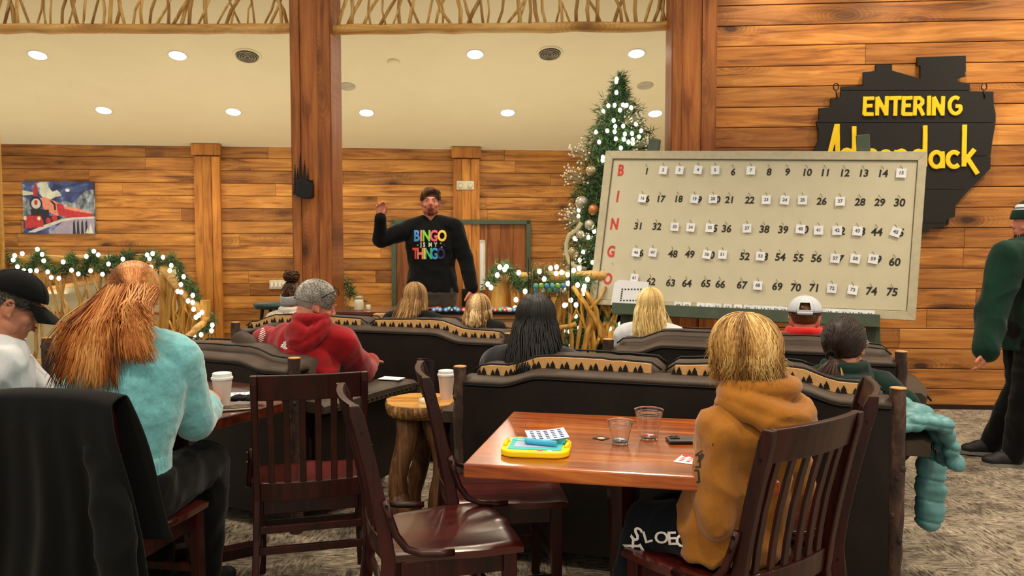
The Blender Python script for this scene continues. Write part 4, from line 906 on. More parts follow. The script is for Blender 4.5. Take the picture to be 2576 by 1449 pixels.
# ------------------------------------------------------------------ schoolhouse chair (origin: floor under the middle of the back posts, faces +y)
def chair_proto():
    t = empty('dining_chair', (0, 0, 0))
    hw = .205; zt = .955
    def postc(z):  # y of the back post: vertical leg, leaning back above the seat
        return -.02-.10*max(0, (z-.45)/.5)**1.3 - .06*max(0, (.45-z)/.45)**1.5
    for s in (-1, 1):
        mb = MB(); mb.cr = .5; rings = []
        for z in (0, .15, .3, .45, .55, .65, .75, .85, .92, .95, zt):
            y = postc(z); dy = .022 if z < .93 else .016; x0 = s*(hw-.013); x1 = s*(hw+.013); xx = s*max(0, (.45-z))*.03
            rings.append([(x0+xx, y-dy, z), (x1+xx, y-dy, z), (x1+xx, y+dy, z), (x0+xx, y+dy, z)])
        mb.rings(rings); mb.build('back_post', 'mahogany', t, bevel=.004)
        for z in (.40, .87):
            mb = MB(); y = postc(z); mb.tube([(s*(hw+.012), y, z), (s*(hw+.016), y, z)], .005, 8); mb.build('screw', 'bolt', t)
    def bowed(z0, z1, th, name, d=.02, n=9, w=hw-.012):
        mb = MB(); R_ = []
        for i in range(n+1):
            x = -w+2*w*i/n; b = -d*(1-(x/w)**2); R_.append([(x, postc(z0)+b-th/2, z0), (x, postc(z0)+b+th/2, z0), (x, postc(z1)+b+th/2, z1), (x, postc(z1)+b-th/2, z1)])
        mb.rings(R_); return mb.build(name, 'mahogany', t, bevel=.003)
    bowed(.855, zt, .022, 'top_rail'); bowed(.445, .52, .022, 'lower_back_rail')
    for i in range(6):
        x = -.148+.296*i/5; mb = MB(); w = .0125; b = lambda x: -.02*(1-(x/.19)**2); R_ = []
        for z in (.51, .6, .7, .8, .865):
            y = postc(z)+b(x)+.006*sin((z-.51)/.355*pi); R_.append([(x-w, y-.006, z), (x+w, y-.006, z), (x+w, y+.006, z), (x-w, y+.006, z)])
        mb.rings(R_); mb.build('back_slat', 'mahogany', t, bevel=.002)
    # saddle seat
    mb = MB(); nx, ny = 18, 18; g = []; gb = []
    def outline(v): return .195+.04*min(1, v*1.6)
    for j in range(ny+1):
        v = j/ny; row = []; rb = []
        for i in range(nx+1):
            u = -1+2*i/nx; hwid = outline(v); x = u*hwid; y = .005+.425*v-(.012*u*u if v > .9 else 0)
            dish = -.014*max(0, 1-(u*1.15)**2)**.8*max(0, 1-((v-.45)/.5)**2)**.8
            ridge = .008*max(0, 1-(u/.22)**2)*max(0, (v-.55)/.45)
            edge = -.006*(max(0, abs(u)-.9)/.1)**2-.006*(max(0, v-.92)/.08)**2
            row.append(mb.pv((x, y, .472+dish+ridge+edge))); rb.append(mb.pv((x*.985, y, .442)))
        g.append(row); gb.append(rb)
    for j in range(ny):
        for i in range(nx):
            mb.face((g[j][i], g[j][i+1], g[j+1][i+1], g[j+1][i])); mb.face((gb[j][i], gb[j+1][i], gb[j+1][i+1], gb[j][i+1]))
    for j in range(ny): mb.face((g[j][0], g[j+1][0], gb[j+1][0], gb[j][0])); mb.face((g[j][nx], gb[j][nx], gb[j+1][nx], g[j+1][nx]))
    for i in range(nx): mb.face((g[0][i], gb[0][i], gb[0][i+1], g[0][i+1])); mb.face((g[ny][i], g[ny][i+1], gb[ny][i+1], gb[ny][i]))
    mb.build('seat', 'mahogany_seat', t, smooth=True, auto=40)
    mb = MB()
    mb.box((0, .375, .41), (.38, .022, .065)); mb.box((0, .02, .41), (.37, .02, .065))
    for s in (-1, 1): slab(mb, (s*.19, .02, .41), (s*.20, .38, .41), .065, .02, (1, 0, 0))
    mb.build('seat_frame', 'mahogany', t, bevel=.003)
    for s in (-1, 1):
        mb = MB(); mb.hexa([(s*.215-.016, .36, 0), (s*.215+.016, .36, 0), (s*.215+.016, .395, 0), (s*.215-.016, .395, 0), (s*.205-.021, .352, .445), (s*.205+.021, .352, .445), (s*.205+.021, .398, .445), (s*.205-.021, .398, .445)]); mb.build('front_leg', 'mahogany', t, bevel=.003)
        mb = MB(); mb.box((0, 0, 0), (.001, .001, .001)); mb = MB(); slab(mb, (s*.212, -.03, .16), (s*.215, .375, .16), .030, .016, (1, 0, 0)); mb.build('side_stretcher', 'mahogany', t, bevel=.002)
        # bent side brace from the back post to the seat edge
        mb = MB(); pts = [(s*(hw+.0), -.045, .655), (s*(hw+.004), -.030, .60), (s*(hw+.010), -.012, .545), (s*(hw+.016), .02, .50), (s*(hw+.022), .065, .482), (s*(hw+.024), .12, .476), (s*(hw+.022), .17, .474)]
        mb.tube([V(p)+V((s*.016, .012, 0)) for p in pts], [(.012, .013)]*7, 8, up=(1, 0, 0)); br = mb.build('side_brace', 'mahogany', t, smooth=True)
        for p in ((s*(hw+.030), -.03, .64), (s*(hw+.032), -.02, .60)):
            mb = MB(); mb.tube([p, (p[0]+s*.006, p[1], p[2])], .006, 8); mb.build('bolt', 'bolt', br)
    for y, z in ((.375, .22), (-.025, .33), (-.035, .25)):
        mb = MB(); mb.box((0, y, z), (.40, .016, .030)); mb.build('stretcher', 'mahogany', t, bevel=.002)
    return t
cp = chair_proto(); first = True
def chair(x, y, fx_, fy_, lab):
    global first
    if first: t = cp; first = False
    else: t = copy_tree(cp)
    t.location = (x, y, 0); t.rotation_euler = (0, 0, atan2(-fx_, fy_)); return tag(t, lab, 'chair', 'dark mahogany dining chairs')
chair(-.80, 3.12, -.25, .97, 'empty dark wood slat-back chair seen straight from behind, beside the table with the paper cup')
chair(-.43, 2.64, .94, .30, 'empty dark wood chair turned sideways in the foreground with a shiny saddle seat')
chair(-.235, 3.15, .97, .16, 'empty dark wood chair pushed in under the left end of the orange-brown table')
chair(.784, 2.308, -.58, .815, 'dark wood chair the boy in the mustard hoodie sits on')
chair(1.14, 2.80, -.93, .36, 'dark wood chair seen edge-on just right of the boy, behind his chair')
chair(-1.46, 2.62, .16, .987, 'dark wood chair under the red-haired woman with a black coat over its back')

# ------------------------------------------------------------------ tables
def rect_table(c, rz, w, d, z, lab):
    t = empty('dining_table', (c[0], c[1], 0), rz, lab, 'table'); mb = MB(); rg = random.Random(3); th = .045
    n = 5
    mb.box((0, 0, z-th/2), (w, d, th), r=.5)
    mb.build('tabletop', 'table_wood', t, bevel=.006)
    mb = MB(); prof = [(.05, .06), (.062, .08), (.062, .11), (.048, .13), (.042, .2), (.05, .5), (.062, .62), (.062, .66), (.05, .67), (.05, z-th-.03)]
    mb.lathe(prof, 8); mb.build('pedestal', 'mahogany', t)
    for a in (0, pi/2):
        mb = MB(); X = M.Rotation(a, 3, 'Z'); mb.hexa([X @ V(p) for p in ((-.3, -.035, 0), (.3, -.035, 0), (.3, .035, 0), (-.3, .035, 0), (-.28, -.035, .05), (.28, -.035, .05), (.28, .035, .05), (-.28, .035, .05))]); mb.build('foot', 'mahogany', t, bevel=.004)
        mb = MB(); mb.hexa([X @ V(p) for p in ((-.22, -.025, z-th-.05), (.22, -.025, z-th-.05), (.22, .025, z-th-.05), (-.22, .025, z-th-.05), (-.34, -.025, z-th), (.34, -.025, z-th), (.34, .025, z-th), (-.34, .025, z-th))]); mb.build('support_arm', 'mahogany', t, bevel=.003)
    return t
zT = .76
fl = onz(1165, 1166, zT); bl_ = onz(1300, 1035, zT); ux = (onz(1740, 1190, zT)-fl).normalized(); ux2 = (onz(1760, 1060, zT)-bl_).normalized(); ux = (ux+ux2).normalized(); uy = V((-ux.y, ux.x, 0))
W1, D1 = .95, (bl_-fl).dot(uy); cT = fl+ux*(W1/2)+uy*(D1/2)
rect_table(cT, atan2(ux.y, ux.x), W1, D1, zT, 'glossy orange-brown wooden pedestal table in front of the boy in mustard')
# octagonal dark table
def oct_table(c, rz, ap, z, lab):
    t = empty('dining_table', (c[0], c[1], 0), rz, lab, 'table'); R_ = ap/cos(pi/8); mb = MB()
    top = [(R_*cos(pi/8+k*pi/4), R_*sin(pi/8+k*pi/4)) for k in range(8)]
    mb.rings([[(x, y, z-.045) for x, y in top], [(x*1.0, y*1.0, z) for x, y in top]]); mb.build('tabletop', 'table_dark', t, bevel=.005)
    mb = MB(); mb.lathe([(.05, .06), (.062, .08), (.062, .11), (.048, .13), (.042, .2), (.05, .5), (.062, .62), (.05, .67), (.05, z-.07)], 8); mb.build('pedestal', 'mahogany', t)
    for a in (.3, .3+pi/2):
        mb = MB(); X = M.Rotation(a, 3, 'Z'); mb.hexa([X @ V(p) for p in ((-.36, -.035, 0), (.36, -.035, 0), (.36, .035, 0), (-.36, .035, 0), (-.34, -.035, .05), (.34, -.035, .05), (.34, .035, .05), (-.34, .035, .05))]); mb.build('foot', 'mahogany', t, bevel=.004)
        mb = MB(); mb.hexa([X @ V(p) for p in ((-.22, -.025, z-.095), (.22, -.025, z-.095), (.22, .025, z-.095), (-.22, .025, z-.095), (-.34, -.025, z-.045), (.34, -.025, z-.045), (.34, .025, z-.045), (-.34, .025, z-.045))]); mb.build('support_arm', 'mahogany', t, bevel=.003)
    return t
oct_table((-1.49, 3.47), R(16), .46, zT, 'dark octagonal pedestal table with the white paper cup, before the red-haired woman')

# ------------------------------------------------------------------ log and leather sofas
def sofa(PL, PR, lab, name='log_sofa', pattern=True, hump=(.16, .84, .045), top=.84, dep=.85, ncush=2, cush=.045, zpost=.88):
    PL = V(PL+(0,)); PR = V(PR+(0,)); d = PR-PL; L = d.length; t = empty(name, tuple(PL), atan2(d.y, d.x), lab, 'sofa')
    rg = random.Random(int(L*1000)); sm = lambda x: x*x*(3-2*x)
    def zt(x):
        u = x/L; a, b, h = hump; w = .10
        e = sm(max(0, min(1, (u-(a-w/2))/w)))*sm(max(0, min(1, ((b+w/2)-u)/w))); return top+h*e
    def logpost(x, y, h, r, nm):
        mb = MB(); mb.cr = rg.random(); n = 16; P = [(x+rg.uniform(-.003, .003), y+rg.uniform(-.003, .003), h*i/n) for i in range(n+1)]
        rad = [r*rg.uniform(.93, 1.08) for _ in P]; mb.tube(P, rad, 18)
        for _ in range(5): z = rg.uniform(.1, h-.05); a = rg.uniform(-2.6, -.5); mb.ell((x+cos(a)*r*.85, y+sin(a)*r*.85, z), (.012, .012, .016), n=8, k=5)
        o = mb.build(nm, 'bark', t, smooth=True, auto=60); mb = MB(); mb.lathe([(r*.98, h-.001), (r*.96, h+.004), (r*.5, h+.006)], 18, (x, y, 0)); mb.build('sawn_end', 'log_end', o, smooth=True)
    r = .031
    logpost(0, 0, zpost, r, 'rear_post'); logpost(L, 0, zpost, r, 'rear_post'); logpost(-.02, dep, .58, .034, 'front_post'); logpost(L+.02, dep, .58, .034, 'front_post')
    x0, x1 = r*.8, L-r*.8; n = 48
    mb = MB(); Rg = []
    for i in range(n+1):
        x = x0+(x1-x0)*i/n; z = zt(x)-.03; Rg.append([(x, -.02, .07), (x, .13, .07), (x, .13, z), (x, -.012, z), (x, -.024, z-.02)])
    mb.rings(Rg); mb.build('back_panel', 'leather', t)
    mb = MB(); mb.tube([(x0+(x1-x0)*i/n, .055, zt(x0+(x1-x0)*i/n)-.022) for i in range(n+1)], [(.085, .026)]*(n+1), 14, up=(0, 0, 1)) if False else None
    Rg = []
    for i in range(n+1):
        x = x0+(x1-x0)*i/n; z = zt(x); Rg.append([(x, .055+.088*cos(a*pi/8), z-.026+.026*sin(a*pi/8)) for a in range(16)])
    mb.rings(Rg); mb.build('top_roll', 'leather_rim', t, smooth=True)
    mb = MB(); mb.tube([(x0+(x1-x0)*i/n, -.030, zt(x0+(x1-x0)*i/n)-.036) for i in range(n+1)], .004, 6); mb.build('piping', 'piping', t, smooth=True)
    # back cushions
    cw = (L-.06)/ncush
    for c in range(ncush):
        a = .03+c*cw+.008; b = .03+(c+1)*cw-.008; Rg = []; m_ = 20; zz = []
        for i in range(m_+1):
            u = i/m_; x = a+(b-a)*u; rd = min(u, 1-u)*(b-a); e = sqrt(max(0, 1-(1-min(1, rd/.06))**2)); zc = zt(x)+cush*(.35+.65*e)+.012*sin(pi*u)+rg.uniform(-.002, .002); zz.append((x, zc)); hh = (zc-.45)/2
            th = .09+.05*e
            Rg.append([(x, .19+th*(abs(cos(k*pi/8))**.6*(1 if cos(k*pi/8) > 0 else -1)), .45+hh+(hh)*(abs(sin(k*pi/8))**.5*(1 if sin(k*pi/8) > 0 else -1))) for k in range(16)])
        mb = MB(); mb.rings(Rg); cu = mb.build('back_cushion', 'leather_rim', t, smooth=True)
        mb = MB(); mb.tube([(x, .075, z-.002) for x, z in zz], .005, 6); mb.tube([(x, .30, z-.004) for x, z in zz], .005, 6); mb.build('cushion_piping', 'piping', cu, smooth=True)
        if pattern:
            mb = MB(); Rg = [[(x, .052, zt(x)-.02), (x, .07, zt(x)-.02), (x, .07, z-.008), (x, .056, z-.008)] for x, z in zz[1:-1]]; mb.rings(Rg); sp = mb.build('patterned_back', 'tan_fabric', cu)
            mb = MB(); k = int((b-a-.06)/.066)
            for q in range(k):
                x = a+.05+q*.066; z0 = zt(x)+.0; hh = min(.034, cush*.8)
                for ox, s in ((-.012, .75), (.010, 1)):
                    mb.prism([(x+ox-.014*s, z0), (x+ox+.014*s, z0), (x+ox+.008*s, z0+hh*.35*s), (x+ox+.011*s, z0+hh*.35*s), (x+ox, z0+hh*s), (x+ox-.011*s, z0+hh*.35*s), (x+ox-.008*s, z0+hh*.35*s)], .049, .0535)
            mb.build('woven_trees', 'tree_black', sp)
    # seat
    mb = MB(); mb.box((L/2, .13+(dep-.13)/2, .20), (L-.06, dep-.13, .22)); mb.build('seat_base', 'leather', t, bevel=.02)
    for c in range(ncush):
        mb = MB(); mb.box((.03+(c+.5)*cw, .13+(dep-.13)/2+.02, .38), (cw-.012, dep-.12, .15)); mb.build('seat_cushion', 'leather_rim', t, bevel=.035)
    # arms
    for s, xx in ((-1, -.02), (1, L+.02)):
        mb = MB(); mb.box((xx, .13+(dep-.16)/2, .33), (.05, dep-.16, .46)); arm = mb.build('arm_panel', 'leather', t, bevel=.01)
        Rg = []; m_ = 12
        for i in range(m_+1):
            u = i/m_; y = .06+(dep+.06-.06)*u; e = sqrt(max(0, 1-(max(0, u-.86)/.16)**2)); w = .06+.055*e*min(1, u*3+.4)
            z0 = .60; z1 = .655+.012*sin(pi*u)-.03*(1-e)
            Rg.append([(xx+s*.03-w, y, z0), (xx+s*.03+w, y, z0), (xx+s*.03+w, y, z1-.02), (xx+s*.03+w*.7, y, z1), (xx+s*.03-w*.7, y, z1), (xx+s*.03-w, y, z1-.02)])
        mb = MB(); mb.rings(Rg); ap = mb.build('arm_pad', 'leather_rim', t, smooth=True, auto=50)
        nl = MB()
        for q in range(20): y = .09+q*.041; w = .116 if .3 < (y-.06)/dep < .86 else .108; nl.ell((xx+s*(.03+w-.0), y, .617), (.006, .009, .009), n=8, k=5)
        for q in range(6): nl.ell((xx+s*.03-.09+q*.036, .06+dep+.003, .617), (.009, .006, .009), n=8, k=5)
        q9 = nl.build('nail_trim', 'nail', ap, smooth=True); q9['kind'] = 'stuff'
    return t
sofa((-.24, 3.65), (1.52, 3.10), 'dark leather log-post sofa nearest the camera, its back right behind the orange-brown table')
sofa((.57, 4.69), (2.05, 4.16), 'dark leather log-post sofa in the second row at right, below the bingo board', pattern=False)
sofa((-1.99, 5.70), (-.02, 5.0), 'dark leather log-post sofa in the far row facing the presenter', hump=(.10, .80, .05))
sofa((-2.80, 4.76), (-1.08, 3.92), 'dark leather log-post sofa at left behind the red-haired woman, where the man in red sits', pattern=False, cush=.03, top=.835, hump=(.12, .86, .035))
# loose cushion on the left sofa
mb = MB(); mb.ell((0, 0, 0), (.10, .05, .075), n=20, k=12); P = at(618, 872, 4.35); o = mb.build('throw_cushion', 'leather_rim', smooth=True); o.location = P; o.rotation_euler = (0, .6, -.4); tag(o, 'small brown cushion peaking above the left sofa back, left of the man in red', 'cushion')

# ------------------------------------------------------------------ stump side table
def slab_table():
    c = (-.45, 3.99); z = .655; rg = random.Random(8); t = empty('slab_side_table', (c[0], c[1], 0), 0, 'round live-edge log slab side table on twisted root legs, left of the near sofa', 'side table')
    n = 40; rr = [.195+.006*sin(3*a*2*pi/n+1)+.004*sin(7*a*2*pi/n)+rg.uniform(-.003, .003) for a in range(n)]
    def ring(k, zz): return [(rr[i]*k*cos(2*pi*i/n), rr[i]*k*sin(2*pi*i/n), zz) for i in range(n)]
    mb = MB(); mb.rings([ring(.93, z-.062), ring(1.0, z-.045), ring(1.02, z-.02), ring(.985, z)], cap=True); mb.build('bark_edge', 'log_bark_edge', t, smooth=True, auto=50)
    mb = MB(); mb.rings([ring(.98, z-.001), ring(.975, z+.003)]); mb.build('slab_top', 'stump_top', t)
    for i, a in enumerate((-1.0, -2.35, .5, 1.9)):
        r0 = V((.10*cos(a), .10*sin(a), z-.06)); r1 = V((.16*cos(a+.2), .16*sin(a+.2), 0)); P = []
        for k in range(9): u = k/8; P.append(lerp(r0, r1, u)+V((.035*sin(u*5+i*2), .03*cos(u*4+i), 0))*sin(pi*u))
        mb = MB(); mb.cr = rg.random(); mb.tube(P, [.062, .058, .052, .048, .046, .05, .05, .055, .068], 14)
        mb.tube([P[5], lerp(P[5], P[7], .5)+V((.05*cos(a+1.2), .05*sin(a+1.2), 0)), V((P[8].x+.07*cos(a+1.2), P[8].y+.07*sin(a+1.2), .0))], [.045, .04, .045], 12)
        mb.build('root_leg', 'root_wood', t, smooth=True)
    return c, z+.003
(sx_, sy_), sz_ = slab_table()

# ------------------------------------------------------------------ table-top things
def paper_cup(P, lab, s=1.0):
    t = empty('paper_cup', tuple(P), 0, lab, 'cup'); mb = MB(); mb.lathe([(.028, .002), (.029, 0), (.041, .118), (.042, .122)], 28); mb.build('cup_body', 'cup_white', t, smooth=True, auto=40)
    mb = MB(); mb.lathe([(.044, .116), (.0455, .120), (.044, .126), (.0405, .128), (.039, .142), (.036, .144), (.034, .140), (.01, .139)], 28); mb.build('lid', 'lid_white', t, smooth=True, auto=35); t.scale = (s, s, s); return t
P = onz(560, 1022, zT); paper_cup(P, 'white paper cup with a white lid on the dark octagonal table', 1.0)
P = V((-.335, 4.02, sz_)); paper_cup(P, 'white lidded paper cup on the log slab side table beside the near sofa post', 1.02)
# glass holder on slab table
P = V((sx_+.02, sy_-.06, sz_)); t = empty('menu_holder', tuple(P), 0, 'clear upright holder with a dark menu on the log slab side table', 'menu holder')
mb = MB(); mb.lathe([(.035, 0), (.036, .004), (.034, .02), (.012, .024)], 24); mb.build('base', 'jar_cream', t, smooth=True); mb = MB(); mb.box((-.012, .004, .12), (.062, .004, .20)); mb.build('clear_sheet', 'clear', t); mb = MB(); mb.box((.012, .008, .115), (.06, .003, .185)); mb.build('menu_card', 'card_black', t)
# card on left sofa arm
P = at(985, 965, 4.55); mb = MB(); mb.box((0, 0, 0), (.13, .09, .004)); mb.box((.02, 0, .003), (.05, .05, .002)); o = mb.build('bingo_card', 'paper'); o.location = (P.x, P.y, .672); o.rotation_euler = (0, 0, -.3); tag(o, 'small pale bingo card on the left sofa arm beside the man in red', 'bingo card')
def phone(P, rz, lab, front='phone_grey', body='phone_dark', L=.15, w=.074):
    t = empty('phone', tuple(P), rz, lab, 'phone'); mb = MB(); mb.box((0, 0, .006), (L, w, .009)); mb.build('body', body, t, bevel=.004); mb = MB(); mb.box((0, 0, .0112), (L-.006, w-.006, .0015)); mb.build('back_cover', front, t, bevel=.001)
    return t
P = onz(1725, 1112, zT); t = phone(P+V((.01, 0, 0)), .02, 'dark phone lying face down on the orange-brown table beside the boy'); mb = MB(); mb.box((-.048, .012, .0135), (.034, .034, .003)); b_ = mb.build('camera_bump', 'phone_dark', t, bevel=.002)
for dx, dy in ((-.056, .02), (-.040, .02), (-.048, .004)): mb = MB(); mb.lathe([(.006, .015), (.005, .017)], 12, (dx, dy, 0)); mb.build('lens', 'card_black', b_)
P = onz(592, 1030, zT); phone(P, .35, 'dark-screened phone with a pale metal edge on the octagonal table beside the cup', 'phone_dark', 'phone_metal')
P = onz(622, 1014, zT); mb = MB(); rgx = random.Random(5)
for i in range(14): mb.ell((rgx.uniform(-.05, .05), rgx.uniform(-.02, .02), .018+rgx.uniform(0, .01)), (rgx.uniform(.015, .03), rgx.uniform(.01, .02), rgx.uniform(.006, .012)), n=10, k=6)
o = organic('glove', mb, 'cl_black', .004, 3); o.location = P; tag(o, 'small crumpled black glove on the octagonal table behind the phone', 'glove')
def sheet(name, P, rz, w, d, mat, lab, cat, marks=None, mm='ink', curl=0, tilt=(0, 0)):
    t = empty(name, tuple(P), rz, lab, cat); t.rotation_euler = (tilt[0], tilt[1], rz); mb = MB(); n = 8; Rg = []
    for i in range(n+1):
        u = i/n; x = -w/2+w*u; z = .001+curl*(2*u-1)**2; Rg.append([(x, -d/2, z), (x, d/2, z), (x, d/2, z+.0008), (x, -d/2, z+.0008)])
    mb.rings(Rg); mb.build('sheet', mat, t)
    if marks:
        mb = MB()
        for x, y, a, b in marks: u = x/w; z = .0022+curl*(2*u)**2; mb.box((x, y, z), (a, b, .0004))
        mb.build('printed_marks', mm, t)
    return t
grid = lambda w, d, nx, ny, a, b: [(-w/2+w*(i+.5)/nx, -d/2+d*(j+.5)/ny, a, b) for i in range(nx) for j in range(ny)]
P = onz(615, 997, zT); sheet('bingo_sheet', P, .3, .13, .2, 'paper', 'white printed bingo sheet behind the paper cup on the octagonal table', 'bingo sheet', grid(.11, .17, 5, 7, .008, .010), 'ink_soft')
P = onz(438, 1040, zT); sheet('bingo_sheet', P, .5, .2, .14, 'paper', 'white bingo sheet under the red-haired woman\'s arm on the octagonal table', 'bingo sheet', grid(.17, .12, 7, 5, .010, .008), 'ink_soft')
P = onz(1740, 1160, zT); sheet('bingo_sheet', P+V((.02, 0, 0)), -.5, .13, .10, 'paper', 'red-headed bingo sheet half hidden by the boy\'s sleeve on the orange-brown table', 'bingo sheet', [(0, .04, .125, .016)]+grid(.12, .07, 5, 4, .012, .008), 'paper_red')
P = onz(1512, 1103, zT); t = sheet('square_card', P, .78, .045, .045, 'card_black', 'small black square card with a pale round emblem lying on the orange-brown table', 'card'); mb = MB(); mb.lathe([(.014, .0018), (.0135, .0024)], 20); mb.lathe([(.010, .0026), (.009, .003)], 20); mb.build('emblem', 'plastic_grey', t)
def clear_cup(P, h, r0, r1, lab, mat='clear', tok=('ink_red', 'paper')):
    t = empty('plastic_cup', tuple(P), 0, lab, 'cup'); n = 36; mb = MB(); ro = [(r0, 0), (r0+.001, .006)]+[(r0+(r1-r0)*u/6, .006+(h-.006)*u/6) for u in range(1, 7)]+[(r1+.003, h), (r1+.003, h+.004), (r1-.0006, h+.003)]
    ri = [(r0+(r1-r0)*u/6-.0012, .006+(h-.006)*u/6) for u in range(6, -1, -1)]+[(r0*.5, .004)]
    mb.lathe(ro+ri, n); mb.build('cup_wall', mat, t, smooth=True, auto=60)
    rg = random.Random(int(h*1000)); q = 0
    for z_ in (h*.80, h*.86, h*.92):
        rr = r0+(r1-r0)*z_/h; mb = MB(); mb.tube([(rr*cos(a*pi/16), rr*sin(a*pi/16), z_) for a in range(32)], .0014, 5, closed=True); mb.build('moulded_ring', mat, t, smooth=True)
    for i in range(4):
        a = i*1.7; d = MB(); d.lathe([(.010, 0), (.010, .002)], 14); o = d.build('bingo_chip', tok[i % 2]); o.location = (P.x+.012*cos(a), P.y+.012*sin(a), P.z+.009+.0022*i); tag(o, '%s bingo chip in the %s, %s from the bottom' % ({'ink_red': 'red', 'paper': 'pale', 'ink_cyan': 'blue'}[tok[i % 2]], 'ribbed cup' if mat != 'clear' else 'taller clear cup', ordn[i]), 'chip', 'bingo chips in the plastic cups')
    return t
clear_cup(onz(1560, 1115, zT), .076, .027, .043, 'short ribbed clear plastic cup with bingo chips on the orange-brown table', 'clear_ribbed', ('ink_cyan', 'paper'))
clear_cup(onz(1632, 1104, zT), .102, .030, .049, 'taller clear plastic cup with red bingo chips on the orange-brown table', 'clear', ('ink_red', 'paper'))
# drawing toy
P = onz(1350, 1134, zT); t = empty('drawing_board_toy', tuple(P), atan2(ux.y, ux.x)+.06, 'yellow and teal magnetic drawing board toy on the left end of the orange-brown table', 'toy'); bw, bd = .225, .20
def rr_poly(w, d, r, n=6):
    o = []
    for sx, sy, a0 in ((1, 1, 0), (-1, 1, 90), (-1, -1, 180), (1, -1, 270)):
        for i in range(n+1): a = R(a0+90*i/n); o.append((sx*(w/2-r)+r*cos(a), sy*(d/2-r)+r*sin(a)))
    return o
def plate(poly, z0, z1, name, mat, par, bev=0, hole=None):
    mb = MB(); mb.rings([[(x, y, z0) for x, y in poly], [(x, y, z1) for x, y in poly]]); return mb.build(name, mat, par, bevel=bev)
plate(rr_poly(bw, bd, .05), .001, .022, 'yellow_case', 'toy_yellow', t, .005); plate(rr_poly(.175, .15, .012), .022, .0245, 'teal_border', 'toy_teal', t); plate(rr_poly(.14, .105, .006), .0245, .026, 'grey_screen', 'toy_screen', t)
for s in (-1, 1): mb = MB(); mb.tube([(s*.10, -.035, .024), (s*.104, 0, .027), (s*.10, .035, .024)], .007, 8); mb.build('side_grip', 'toy_yellow', t, smooth=True)
mb = MB(); mb.tube([(-.035, -.015, .036), (-.028, -.017, .036), (-.026, -.017, .036), (.068, -.040, .036), (.07, -.041, .036)], [.009, .010, .0105, .0105, .008], 12); mb.build('stylus', 'toy_blue', t, smooth=True)
mb = MB(); mb.tube([(-.035, -.015, .036), (-.06, .0, .032), (-.085, .02, .03), (-.09, .03, .027)], .0012, 5); mb.build('stylus_cord', 'toy_teal', t)
mb = MB(); mb.box((.083, .018, .035), (.024, .024, .022)); mb.build('stamp', 'toy_teal', t, bevel=.003)
for i, (x, y) in enumerate(((.02, -.078), (.05, -.082), (.07, -.07), (-.08, -.05), (-.09, .05), (-.05, .08))): mb = MB(); mb.lathe([(.010, .0222), (.008, .0235)], 12, (x, y, 0)); mb.build('printed_flower', ('ink_pink', 'paper', 'ink_teal')[i % 3], t)
P2 = P+V((.035, .035, .044)); sheet('bingo_card', P2, .12, .135, .105, 'paper_blue', 'pale bingo card lying across the yellow drawing toy', 'bingo card', grid(.12, .09, 5, 5, .012, .008), 'ink_indigo', .004, (.08, -.05))
# ------------------------------------------------------------------ people
from mathutils.bvhtree import BVHTree
def rotm(yaw=0, pitch=0, roll=0): return (M.Rotation(yaw, 3, 'Z') @ M.Rotation(pitch, 3, 'X') @ M.Rotation(roll, 3, 'Y'))
def head_prims(mb, H, Q, s=1, ears=True):
    e = lambda c, r, rot=None: mb.ell(H+Q @ (V(c)*s), [k*s for k in r], Q @ rot if rot else Q, n=16, k=10)
    e((0, -.014, .028), (.073, .090, .084)); e((0, .012, -.012), (.066, .078, .082)); e((0, .034, -.062), (.050, .050, .045)); e((0, .066, -.088), (.022, .018, .018))
    for q in (-1, 1):
        e((q*.036, .054, -.026), (.026, .026, .026)); e((q*.045, .02, -.068), (.02, .035, .026))
        if ears:
            mb.tube([H+Q @ (V((q*(.074+.010*sin(a)), -.006-.017*cos(a*1.0)-.004, -.008+.030*sin(a)))*s) for a in [k*pi/6 for k in range(12)]], .0055*s, 6, closed=True)
            e((q*.076, -.006, -.012), (.005, .013, .024)); e((q*.077, .004, -.034), (.006, .009, .009))
    e((0, .074, .024), (.046, .014, .012))
    mb.tube([H+Q @ (V(p)*s) for p in ((0, .082, .018), (0, .095, -.004), (0, .106, -.022))], [.008*s, .009*s, .012*s], 10)
    for q in (-1, 1): e((q*.010, .098, -.027), (.008, .010, .007))
    e((0, .086, -.050), (.024, .010, .006)); e((0, .084, -.060), (.020, .010, .007)); e((0, .075, -.042), (.022, .014, .012))
